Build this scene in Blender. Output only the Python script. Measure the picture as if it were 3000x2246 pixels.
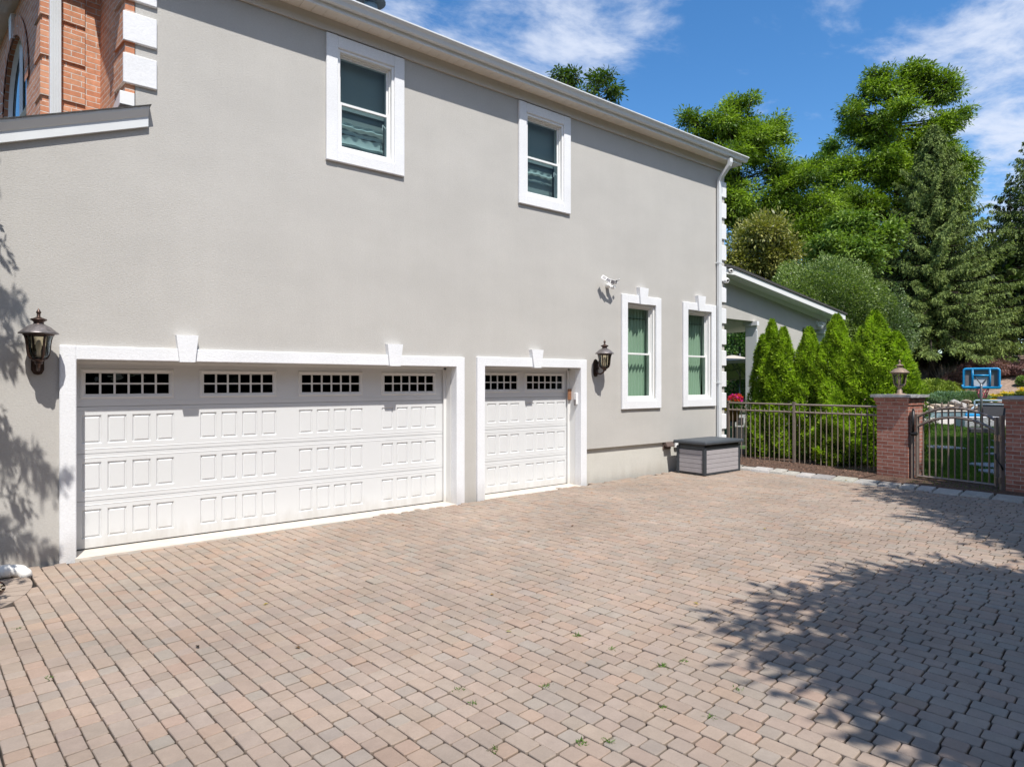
import bpy, math, random
import numpy as np
from mathutils import Vector, Matrix
R = math.radians
for o in list(bpy.data.objects): bpy.data.objects.remove(o)
sc = bpy.context.scene
COL = sc.collection
rng = np.random.default_rng(7)
SEEDT = 12
random.seed(7)

# ------------------------------------------------------------ camera
PHI = math.atan(1880.0/2360.0)
CX, CY, CZ = 0.0, -8.31, 1.90
FPX = 1880.0
SP, CP = math.sin(PHI), math.cos(PHI)
cd = bpy.data.cameras.new('camera'); cam = bpy.data.objects.new('camera', cd); COL.objects.link(cam)
cam.location = (CX, CY, CZ); cam.rotation_euler = (R(90), 0, -PHI)
cd.sensor_fit = 'HORIZONTAL'; cd.sensor_width = 36; cd.lens = FPX/3000*36
cd.clip_start = 0.05; cd.clip_end = 4000
sc.camera = cam

def pd(px, py, d):
    """world point seen at pixel (3000 px wide frame), depth d metres in front of the camera"""
    u = (px-1500)/FPX; v = (1122-py)/FPX
    return Vector((CX+d*(SP+u*CP), CY+d*(CP-u*SP), CZ+v*d))
def py_(px, py, Y):
    u = (px-1500)/FPX
    return pd(px, py, (Y-CY)/(CP-u*SP))
def px_(px, py, X):
    u = (px-1500)/FPX
    return pd(px, py, (X-CX)/(SP+u*CP))

# ------------------------------------------------------------ world + sun
SUN = Vector((-0.31, -1.0, 1.70)).normalized()     # direction towards the sun
EL = math.asin(SUN.z)
w = bpy.data.worlds.new('World'); sc.world = w; w.use_nodes = True
nt = w.node_tree; nt.nodes.clear()
def N(nt, t, **k):
    n = nt.nodes.new(t)
    for a, b in k.items():
        if a == 'ins':
            for i, v in b.items(): n.inputs[i].default_value = v
        else: setattr(n, a, b)
    return n
sky = N(nt, 'ShaderNodeTexSky', sky_type='NISHITA', sun_disc=False)
sky.sun_elevation = EL; sky.sun_rotation = math.atan2(SUN.x, SUN.y)
sky.altitude = 300; sky.air_density = 1.0; sky.dust_density = 0.3; sky.ozone_density = 3.0
hs = N(nt, 'ShaderNodeHueSaturation', ins={'Saturation': 1.26, 'Value': 1.45})
tc = N(nt, 'ShaderNodeTexCoord')
L = nt.links
L.new(sky.outputs[0], hs.inputs['Color'])
# wispy clouds, laid out on the sky by direction: projected on a flat cloud layer above
sx = N(nt, 'ShaderNodeSeparateXYZ'); L.new(tc.outputs['Generated'], sx.inputs[0])
mz = N(nt, 'ShaderNodeMath', operation='MAXIMUM', ins={1: 0.06}); L.new(sx.outputs['Z'], mz.inputs[0])
dvx = N(nt, 'ShaderNodeMath', operation='DIVIDE'); L.new(sx.outputs['X'], dvx.inputs[0]); L.new(mz.outputs[0], dvx.inputs[1])
dvy = N(nt, 'ShaderNodeMath', operation='DIVIDE'); L.new(sx.outputs['Y'], dvy.inputs[0]); L.new(mz.outputs[0], dvy.inputs[1])
cb = N(nt, 'ShaderNodeCombineXYZ'); L.new(dvx.outputs[0], cb.inputs[0]); L.new(dvy.outputs[0], cb.inputs[1])
mp = N(nt, 'ShaderNodeMapping'); mp.inputs['Rotation'].default_value = (0, 0, R(25)); mp.inputs['Scale'].default_value = (1.0, 1.55, 1)
L.new(cb.outputs[0], mp.inputs[0])
n1 = N(nt, 'ShaderNodeTexNoise', ins={'Scale': 2.3, 'Detail': 10.0, 'Roughness': 0.62, 'Distortion': 0.3}); L.new(mp.outputs[0], n1.inputs['Vector'])
def blob(px, py, rad):
    u = (px-1500)/FPX; v = (1122-py)/FPX
    d = Vector((SP+u*CP, CP-u*SP, v)).normalized()
    dn = N(nt, 'ShaderNodeVectorMath', operation='DISTANCE'); nrm = N(nt, 'ShaderNodeVectorMath', operation='NORMALIZE')
    L.new(tc.outputs['Generated'], nrm.inputs[0]); L.new(nrm.outputs[0], dn.inputs[0]); dn.inputs[1].default_value = d
    m = N(nt, 'ShaderNodeMapRange', interpolation_type='SMOOTHSTEP', ins={1: 0.0, 2: rad, 3: 1.0, 4: 0.0}); L.new(dn.outputs['Value'], m.inputs[0])
    return m.outputs[0]
prev = None
dn0 = N(nt, 'ShaderNodeMapRange', interpolation_type='SMOOTHSTEP', ins={1: .15, 2: -.5, 3: 0.0, 4: 1.0}); L.new(sx.outputs['Y'], dn0.inputs[0]); prev = dn0.outputs[0]   # unseen cloud added behind the camera to make the blue fill light more neutral
for b in [(1330, 60, .30), (1650, -10, .24), (1830, -80, .18), (2960, 230, .20), (3040, 420, .17), (3080, 30, .2), (900, -300, .4), (2480, -60, .07), (3050, 640, .14)]:
    s = blob(*b)
    if prev is None: prev = s
    else:
        mm = N(nt, 'ShaderNodeMath', operation='MAXIMUM'); L.new(prev, mm.inputs[0]); L.new(s, mm.inputs[1]); prev = mm.outputs[0]
ad = N(nt, 'ShaderNodeMath', operation='MULTIPLY_ADD', ins={1: 0.30}); L.new(prev, ad.inputs[0]); L.new(n1.outputs[0], ad.inputs[2])
rp = N(nt, 'ShaderNodeMapRange', interpolation_type='SMOOTHSTEP', ins={1: 0.57, 2: 0.92, 3: 0.0, 4: 0.86}); L.new(ad.outputs[0], rp.inputs[0])
mx = N(nt, 'ShaderNodeMix', data_type='RGBA'); L.new(rp.outputs[0], mx.inputs[0])
L.new(hs.outputs[0], mx.inputs[6]); mx.inputs[7].default_value = (6.2, 6.7, 7.8, 1)
bg = N(nt, 'ShaderNodeBackground'); bg.inputs['Strength'].default_value = 0.105
wo = N(nt, 'ShaderNodeOutputWorld'); L.new(mx.outputs[2], bg.inputs[0]); L.new(bg.outputs[0], wo.inputs[0])
sl = bpy.data.lights.new('sun', 'SUN'); sl.energy = 4.6; sl.angle = R(0.55); sl.color = (1.0, 0.955, 0.89)
so = bpy.data.objects.new('sun', sl); COL.objects.link(so); so.rotation_euler = SUN.to_track_quat('Z', 'Y').to_euler(); so.location = (-20, -60, 90)
sc.view_settings.view_transform = 'Standard'; sc.view_settings.look = 'None'
sc.view_settings.exposure = 0.33; sc.view_settings.gamma = 1.0
sc.cycles.max_bounces = 7; sc.cycles.diffuse_bounces = 4; sc.cycles.glossy_bounces = 3; sc.cycles.transmission_bounces = 5
sc.cycles.transparent_max_bounces = 10; sc.cycles.caustics_reflective = False; sc.cycles.caustics_refractive = False
sc.cycles.use_denoising = True

# ------------------------------------------------------------ materials
def newmat(name):
    m = bpy.data.materials.new(name); m.use_nodes = True
    nt = m.node_tree; b = nt.nodes['Principled BSDF']
    return m, nt, b
def mat(name, c, rough=0.6, metal=0.0, var=0.0, vscale=6.0, bump=0.0, bscale=80.0, bdist=0.01, detail=4, spec=0.5, coat=0.0):
    m, nt, b = newmat(name)
    b.inputs['Base Color'].default_value = (*c, 1); b.inputs['Roughness'].default_value = rough
    b.inputs['Metallic'].default_value = metal; b.inputs['Specular IOR Level'].default_value = spec
    b.inputs['Coat Weight'].default_value = coat
    tc = N(nt, 'ShaderNodeTexCoord')
    if var:
        n = N(nt, 'ShaderNodeTexNoise', ins={'Scale': vscale, 'Detail': detail, 'Roughness': .6}); nt.links.new(tc.outputs['Object'], n.inputs['Vector'])
        mr = N(nt, 'ShaderNodeMapRange', ins={1: .3, 2: .7, 3: 1-var, 4: 1+var}); nt.links.new(n.outputs[0], mr.inputs[0])
        vm = N(nt, 'ShaderNodeVectorMath', operation='SCALE'); vm.inputs[0].default_value = c; nt.links.new(mr.outputs[0], vm.inputs['Scale'])
        nt.links.new(vm.outputs[0], b.inputs['Base Color'])
    if bump:
        n = N(nt, 'ShaderNodeTexNoise', ins={'Scale': bscale, 'Detail': 4.0, 'Roughness': .6}); nt.links.new(tc.outputs['Object'], n.inputs['Vector'])
        bp = N(nt, 'ShaderNodeBump', ins={'Strength': bump, 'Distance': bdist}); nt.links.new(n.outputs[0], bp.inputs['Height']); nt.links.new(bp.outputs[0], b.inputs['Normal'])
    return m

def stucco(name, c):
    m, nt, b = newmat(name); l = nt.links
    b.inputs['Roughness'].default_value = .9; b.inputs['Specular IOR Level'].default_value = .25
    tc = N(nt, 'ShaderNodeTexCoord')
    mp = N(nt, 'ShaderNodeMapping'); mp.inputs['Scale'].default_value = (.75, .75, 1.5); l.new(tc.outputs['Object'], mp.inputs[0])
    big = N(nt, 'ShaderNodeTexNoise', ins={'Scale': .9, 'Detail': 5.0, 'Roughness': .62}); l.new(mp.outputs[0], big.inputs['Vector'])
    mp2 = N(nt, 'ShaderNodeMapping'); mp2.inputs['Scale'].default_value = (3.5, 3.5, .5); l.new(tc.outputs['Object'], mp2.inputs[0])
    st = N(nt, 'ShaderNodeTexNoise', ins={'Scale': 1.2, 'Detail': 5.0, 'Roughness': .6}); l.new(mp2.outputs[0], st.inputs['Vector'])
    fine = N(nt, 'ShaderNodeTexNoise', ins={'Scale': 55.0, 'Detail': 6.0, 'Roughness': .75, 'Distortion': .25}); l.new(mp.outputs[0], fine.inputs['Vector'])
    a = N(nt, 'ShaderNodeMapRange', ins={1: .35, 2: .65, 3: .955, 4: 1.035}); l.new(big.outputs[0], a.inputs[0])
    a2 = N(nt, 'ShaderNodeMapRange', ins={1: .35, 2: .7, 3: .985, 4: 1.012}); l.new(st.outputs[0], a2.inputs[0])
    a3 = N(nt, 'ShaderNodeMapRange', ins={1: .35, 2: .65, 3: .93, 4: 1.06}); l.new(fine.outputs[0], a3.inputs[0])
    m1 = N(nt, 'ShaderNodeMath', operation='MULTIPLY'); l.new(a.outputs[0], m1.inputs[0]); l.new(a2.outputs[0], m1.inputs[1])
    m2 = N(nt, 'ShaderNodeMath', operation='MULTIPLY'); l.new(m1.outputs[0], m2.inputs[0]); l.new(a3.outputs[0], m2.inputs[1])
    vm = N(nt, 'ShaderNodeVectorMath', operation='SCALE'); vm.inputs[0].default_value = c; l.new(m2.outputs[0], vm.inputs['Scale']); l.new(vm.outputs[0], b.inputs['Base Color'])
    sz = N(nt, 'ShaderNodeSeparateXYZ'); l.new(tc.outputs['Object'], sz.inputs[0])
    dn = N(nt, 'ShaderNodeMath', operation='MULTIPLY_ADD', ins={1: .55}); l.new(st.outputs[0], dn.inputs[0]); l.new(sz.outputs['Z'], dn.inputs[2])
    dr = N(nt, 'ShaderNodeMapRange', interpolation_type='SMOOTHSTEP', ins={1: .30, 2: .62, 3: .30, 4: 0.0}); l.new(dn.outputs[0], dr.inputs[0])
    dm = N(nt, 'ShaderNodeMix', data_type='RGBA'); l.new(dr.outputs[0], dm.inputs[0]); l.new(vm.outputs[0], dm.inputs[6]); dm.inputs[7].default_value = (.30, .25, .20, 1); l.new(dm.outputs[2], b.inputs['Base Color'])
    bp = N(nt, 'ShaderNodeBump', ins={'Strength': .6, 'Distance': .008}); l.new(fine.outputs[0], bp.inputs['Height']); l.new(bp.outputs[0], b.inputs['Normal'])
    return m

def grime(m, col, z0, z1, amt, nz=.5):
    nt = m.node_tree; l = nt.links; b = nt.nodes['Principled BSDF']; src = b.inputs['Base Color'].links[0].from_socket if b.inputs['Base Color'].links else None
    tc = N(nt, 'ShaderNodeTexCoord'); mp = N(nt, 'ShaderNodeMapping'); mp.inputs['Scale'].default_value = (5, 5, 1.2); l.new(tc.outputs['Object'], mp.inputs[0])
    n = N(nt, 'ShaderNodeTexNoise', ins={'Scale': 1.6, 'Detail': 6.0, 'Roughness': .65}); l.new(mp.outputs[0], n.inputs['Vector'])
    sz = N(nt, 'ShaderNodeSeparateXYZ'); l.new(tc.outputs['Object'], sz.inputs[0])
    dn = N(nt, 'ShaderNodeMath', operation='MULTIPLY_ADD', ins={1: nz}); l.new(n.outputs[0], dn.inputs[0]); l.new(sz.outputs['Z'], dn.inputs[2])
    dr = N(nt, 'ShaderNodeMapRange', interpolation_type='SMOOTHSTEP', ins={1: z0+nz*.5, 2: z1+nz*.5, 3: amt, 4: 0.0}); l.new(dn.outputs[0], dr.inputs[0])
    dm = N(nt, 'ShaderNodeMix', data_type='RGBA'); l.new(dr.outputs[0], dm.inputs[0])
    if src is not None: l.new(src, dm.inputs[6])
    else: dm.inputs[6].default_value = b.inputs['Base Color'].default_value
    dm.inputs[7].default_value = (*col, 1); l.new(dm.outputs[2], b.inputs['Base Color'])
def brickmat(name, c1, c2, mortar, ush=0.0, stain=0.0):
    m, nt, b = newmat(name); l = nt.links
    b.inputs['Roughness'].default_value = .85; b.inputs['Specular IOR Level'].default_value = .2
    uv = N(nt, 'ShaderNodeUVMap', uv_map='UVMap')
    br = N(nt, 'ShaderNodeTexBrick', offset=.5, ins={'Scale': 1.0, 'Mortar Size': .0055, 'Mortar Smooth': .25, 'Bias': -.1, 'Brick Width': .205, 'Row Height': .0676})
    wob = N(nt, 'ShaderNodeTexNoise', ins={'Scale': 9.0, 'Detail': 3.0}); l.new(uv.outputs[0], wob.inputs['Vector'])
    wm = N(nt, 'ShaderNodeVectorMath', operation='MULTIPLY_ADD'); l.new(wob.outputs['Color'], wm.inputs[0]); wm.inputs[1].default_value = (.008, .008, 0); l.new(uv.outputs[0], wm.inputs[2])
    l.new(wm.outputs[0], br.inputs['Vector'])
    br.inputs['Color1'].default_value = (*c1, 1); br.inputs['Color2'].default_value = (*c2, 1); br.inputs['Mortar'].default_value = (*mortar, 1)
    n = N(nt, 'ShaderNodeTexNoise', ins={'Scale': 14.0, 'Detail': 6.0, 'Roughness': .7}); l.new(uv.outputs[0], n.inputs['Vector'])
    mr = N(nt, 'ShaderNodeMapRange', ins={1: .3, 2: .7, 3: .78, 4: 1.2}); l.new(n.outputs[0], mr.inputs[0])
    vm = N(nt, 'ShaderNodeVectorMath', operation='SCALE'); l.new(br.outputs['Color'], vm.inputs[0]); l.new(mr.outputs[0], vm.inputs['Scale'])
    out = vm.outputs[0]
    if stain:
        mp = N(nt, 'ShaderNodeMapping'); mp.inputs['Scale'].default_value = (14, 3.5, 1); l.new(uv.outputs[0], mp.inputs[0])
        sn = N(nt, 'ShaderNodeTexNoise', ins={'Scale': 1.0, 'Detail': 6.0, 'Roughness': .7}); l.new(mp.outputs[0], sn.inputs['Vector'])
        sr = N(nt, 'ShaderNodeMapRange', ins={1: .60, 2: .72, 3: 0., 4: stain}); l.new(sn.outputs[0], sr.inputs[0])
        mx = N(nt, 'ShaderNodeMix', data_type='RGBA'); l.new(sr.outputs[0], mx.inputs[0]); l.new(out, mx.inputs[6]); mx.inputs[7].default_value = (.55, .47, .43, 1); out = mx.outputs[2]
    l.new(out, b.inputs['Base Color'])
    iv = N(nt, 'ShaderNodeMath', operation='MULTIPLY_ADD', ins={1: -1.0}); l.new(br.outputs['Fac'], iv.inputs[0])
    n2 = N(nt, 'ShaderNodeMath', operation='MULTIPLY_ADD', ins={1: .3, 2: 1.0}); l.new(n.outputs[0], n2.inputs[0]); l.new(n2.outputs[0], iv.inputs[2])
    bp = N(nt, 'ShaderNodeBump', ins={'Strength': .8, 'Distance': .008}); l.new(iv.outputs[0], bp.inputs['Height']); l.new(bp.outputs[0], b.inputs['Normal'])
    return m

def leafmat(name, gloss=.35, trans=.35, rough=.5):
    """colour comes from the mesh's own per-leaf colour attribute"""
    m, nt, b = newmat(name); l = nt.links
    at = N(nt, 'ShaderNodeAttribute', attribute_name='Col')
    l.new(at.outputs['Color'], b.inputs['Base Color']); b.inputs['Roughness'].default_value = rough; b.inputs['Specular IOR Level'].default_value = gloss
    tr = N(nt, 'ShaderNodeBsdfTranslucent'); sc_ = N(nt, 'ShaderNodeVectorMath', operation='MULTIPLY'); sc_.inputs[1].default_value = (1.3, 1.45, .5)
    l.new(at.outputs['Color'], sc_.inputs[0]); l.new(sc_.outputs[0], tr.inputs['Color'])
    ms = N(nt, 'ShaderNodeMixShader', ins={0: trans}); l.new(b.outputs[0], ms.inputs[1]); l.new(tr.outputs[0], ms.inputs[2])
    l.new(ms.outputs[0], nt.nodes['Material Output'].inputs['Surface'])
    return m
def attrmat(name, rough=.8, bump=.3, bscale=120, var=.12, bdist=.004, spec=.3, stain=False):
    m, nt, b = newmat(name); l = nt.links
    at = N(nt, 'ShaderNodeAttribute', attribute_name='Col'); tc = N(nt, 'ShaderNodeTexCoord')
    n = N(nt, 'ShaderNodeTexNoise', ins={'Scale': bscale, 'Detail': 6.0, 'Roughness': .7}); l.new(tc.outputs['Object'], n.inputs['Vector'])
    n3 = N(nt, 'ShaderNodeTexNoise', ins={'Scale': bscale*.13, 'Detail': 5.0, 'Roughness': .65}); l.new(tc.outputs['Object'], n3.inputs['Vector'])
    mr = N(nt, 'ShaderNodeMapRange', ins={1: .3, 2: .7, 3: 1-var, 4: 1+var}); l.new(n.outputs[0], mr.inputs[0])
    mr3 = N(nt, 'ShaderNodeMapRange', ins={1: .3, 2: .7, 3: 1-var, 4: 1+var}); l.new(n3.outputs[0], mr3.inputs[0])
    mu = N(nt, 'ShaderNodeMath', operation='MULTIPLY'); l.new(mr.outputs[0], mu.inputs[0]); l.new(mr3.outputs[0], mu.inputs[1])
    f = mu.outputs[0]
    if stain:
        n4 = N(nt, 'ShaderNodeTexNoise', ins={'Scale': .55, 'Detail': 4.0, 'Roughness': .6}); l.new(tc.outputs['Object'], n4.inputs['Vector'])
        mr4 = N(nt, 'ShaderNodeMapRange', ins={1: .35, 2: .65, 3: .86, 4: 1.08}); l.new(n4.outputs[0], mr4.inputs[0])
        mu4 = N(nt, 'ShaderNodeMath', operation='MULTIPLY'); l.new(f, mu4.inputs[0]); l.new(mr4.outputs[0], mu4.inputs[1]); f = mu4.outputs[0]
    vm = N(nt, 'ShaderNodeVectorMath', operation='SCALE'); l.new(at.outputs['Color'], vm.inputs[0]); l.new(f, vm.inputs['Scale']); l.new(vm.outputs[0], b.inputs['Base Color'])
    b.inputs['Roughness'].default_value = rough; b.inputs['Specular IOR Level'].default_value = spec
    bp = N(nt, 'ShaderNodeBump', ins={'Strength': bump, 'Distance': bdist}); l.new(n.outputs[0], bp.inputs['Height']); l.new(bp.outputs[0], b.inputs['Normal'])
    return m
def glassmat(name, tint, refl=1.0, rough=0.0):
    m, nt, b = newmat(name); l = nt.links
    tr = N(nt, 'ShaderNodeBsdfTransparent'); tr.inputs[0].default_value = (*tint, 1)
    gl = N(nt, 'ShaderNodeBsdfGlossy'); gl.inputs['Roughness'].default_value = rough; gl.inputs['Color'].default_value = (.85, .95, 1, 1)
    fr = N(nt, 'ShaderNodeFresnel', ins={'IOR': 1.55}); mu = N(nt, 'ShaderNodeMath', operation='MULTIPLY', ins={1: refl}); l.new(fr.outputs[0], mu.inputs[0])
    ms = N(nt, 'ShaderNodeMixShader'); l.new(mu.outputs[0], ms.inputs[0]); l.new(tr.outputs[0], ms.inputs[1]); l.new(gl.outputs[0], ms.inputs[2])
    l.new(ms.outputs[0], nt.nodes['Material Output'].inputs['Surface'])
    return m

M = {}
M['stucco'] = stucco('grey_stucco', (.508, .492, .463))
M['white_stucco'] = stucco('white_stucco', (.80, .81, .83))
M['base_stucco'] = stucco('base_stucco', (.60, .585, .535))
M['white'] = mat('white_paint', (.74, .74, .73), .45, var=.02, vscale=3)
M['door'] = mat('white_door_steel', (.67, .68, .685), .42, var=.015, vscale=2, bump=.08, bscale=300, bdist=.001)
M['vinyl'] = mat('white_vinyl', (.82, .82, .81), .35)
M['gutter'] = mat('white_aluminium', (.70, .72, .73), .3, var=.03, vscale=2)
M['soffit'] = mat('cream_vinyl_soffit', (.78, .73, .66), .5, var=.03, vscale=3)
M['frieze'] = mat('taupe_trim', (.58, .55, .51), .7, var=.03, vscale=3)
M['shingle'] = mat('dark_shingle', (.06, .058, .058), .95, var=.4, vscale=40, bump=.8, bscale=60, bdist=.01)
M['brick'] = brickmat('orange_brick', (.54, .235, .135), (.66, .33, .20), (.66, .60, .54))
M['pier_brick'] = brickmat('red_brick', (.31, .125, .092), (.44, .205, .155), (.50, .43, .38), stain=.6)
M['bronze'] = mat('aged_bronze', (.085, .055, .045), .38, .75, var=.35, vscale=30, bump=.15, bscale=60, bdist=.003)
M['bronze_pale'] = mat('weathered_bronze', (.27, .20, .15), .6, .3, var=.3, vscale=25, bump=.2, bscale=60, bdist=.003)
M['pewter'] = mat('weathered_roof_metal', (.22, .20, .20), .42, .7, var=.4, vscale=18, bump=.15, bscale=50, bdist=.003)
M['seed_glass'] = glassmat('seeded_lamp_glass', (.88, .83, .70), 1.1, .06)
M['bulb'] = mat('milky_bulb', (.75, .74, .70), .3)
M['glass_up'] = glassmat('upper_glass', (.66, .78, .79), .42)
M['glass_low'] = glassmat('lower_glass', (.72, .80, .74), .35)
M['glass_dark'] = glassmat('door_lite_glass', (.30, .31, .33), .35)
M['dark'] = mat('interior_dark', (.025, .03, .034), .9)
M['shade_dark'] = mat('sun_screen', (.34, .38, .375), .8)
M['drape'] = mat('pale_drape', (.56, .70, .59), .85, var=.05, vscale=2)
M['roman'] = mat('roman_shade_cloth', (.62, .72, .70), .9)
M['concrete'] = mat('threshold_concrete', (.60, .54, .47), .85, var=.10, vscale=5, bump=.3, bscale=70, bdist=.003)
M['joint'] = mat('joint_sand', (.022, .019, .016), 1.0, var=.5, vscale=60)
M['paver'] = attrmat('concrete_paver', .85, .35, 90, .07, .004, .25, True)
M['kerb'] = attrmat('pale_kerb_stone', .85, .8, 30, .16, .015)
M['stone'] = attrmat('field_stone', .9, .9, 12, .2, .03)
M['bluestone'] = mat('bluestone_cap', (.33, .33, .34), .8, var=.28, vscale=9, bump=.6, bscale=18, bdist=.02)
M['mulch'] = mat('bark_mulch', (.12, .07, .048), 1.0, var=.55, vscale=22, bump=1.0, bscale=45, bdist=.04, detail=8)
M['mulch_far'] = mat('mulch_slope', (.33, .235, .18), 1.0, var=.35, vscale=5, bump=1.0, bscale=16, bdist=.06, detail=8)
M['ground'] = mat('woodland_ground', (.045, .04, .022), 1.0, var=.4, vscale=.5, bump=.6, bscale=5, bdist=.05)
M['turf'] = mat('lawn_turf', (.06, .12, .022), 1.0, var=.35, vscale=3, bump=1.0, bscale=60, bdist=.03)
M['patio'] = mat('pale_patio', (.50, .46, .41), .9, var=.08, vscale=2, bump=.3, bscale=20, bdist=.01)
M['fence'] = mat('bronze_fence_paint', (.27, .22, .185), .45, .3, var=.12, vscale=12)
M['gate'] = mat('gate_paint', (.25, .205, .175), .42, .3, var=.15, vscale=12)
M['black'] = mat('black_plastic', (.014, .014, .016), .45)
M['box_dark'] = mat('charcoal_resin', (.036, .043, .052), .5, var=.12, vscale=20)
M['box_panel'] = mat('grey_resin_panel', (.37, .35, .365), .6, var=.05, vscale=8, bump=.3, bscale=60, bdist=.002)
M['rust'] = mat('rusty_hinge', (.45, .30, .20), .8, .2, var=.6, vscale=60)
M['rubber_brown'] = mat('brown_vent_plastic', (.12, .085, .072), .6)
M['wood'] = mat('orange_wood_block', (.26, .12, .06), .7, var=.3, vscale=30)
M['pvc'] = mat('white_pvc', (.82, .81, .78), .28, var=.03, vscale=6)
M['bark'] = mat('bark', (.05, .04, .03), 1.0, var=.5, vscale=9, bump=1.0, bscale=18, bdist=.05)
M['leaf'] = leafmat('leaf', .3, .28)
M['needle'] = leafmat('needle', .2, .18, .7)
M['glossleaf'] = leafmat('gloss_leaf', .6, .25, .48)
M['grassleaf'] = leafmat('grass_leaf', .25, .35, .6)
M['petal'] = leafmat('petal', .2, .4, .7)
M['chip'] = attrmat('chips', .95, .4, 60, .25, .004)
M['blue'] = mat('blue_plastic', (.012, .30, .62), .38, var=.06, vscale=6)
M['grey_mesh'] = mat('clear_smoky_board', (.22, .20, .20), .35)
M['white_board'] = mat('white_board', (.62, .66, .72), .4)
M['steel'] = mat('grey_steel_pole', (.25, .25, .26), .4, .6)
M['net'] = mat('red_white_net', (.75, .22, .28), .8)
M['wicker'] = mat('white_wicker', (.60, .60, .62), .7, bump=1.0, bscale=60, bdist=.02)
M['palebl'] = mat('pale_blue_tube', (.38, .50, .58), .4)
M['mesh_dark'] = mat('dark_mesh_cloth', (.045, .045, .05), .9)
M['water'] = mat('pool_water', (.10, .22, .26), .08, spec=.8)
M['tile'] = mat('pool_wall', (.17, .25, .28), .5, var=.25, vscale=5)
M['canvas'] = mat('taupe_canvas', (.55, .50, .45), .9, var=.04, vscale=3)
M['terracotta'] = mat('terracotta', (.35, .14, .08), .8)
M['porch_trim'] = mat('porch_white_trim', (.76, .78, .80), .5)
M['pvc_cell'] = mat('solar_cell', (.20, .19, .20), .35)

grime(M['door'], (.34, .30, .25), -.05, .28, .45, .35); grime(M['white'], (.34, .30, .25), -.05, .30, .5, .4); grime(M['pier_brick'], (.10, .07, .05), -.1, .35, .6, .4)
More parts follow.
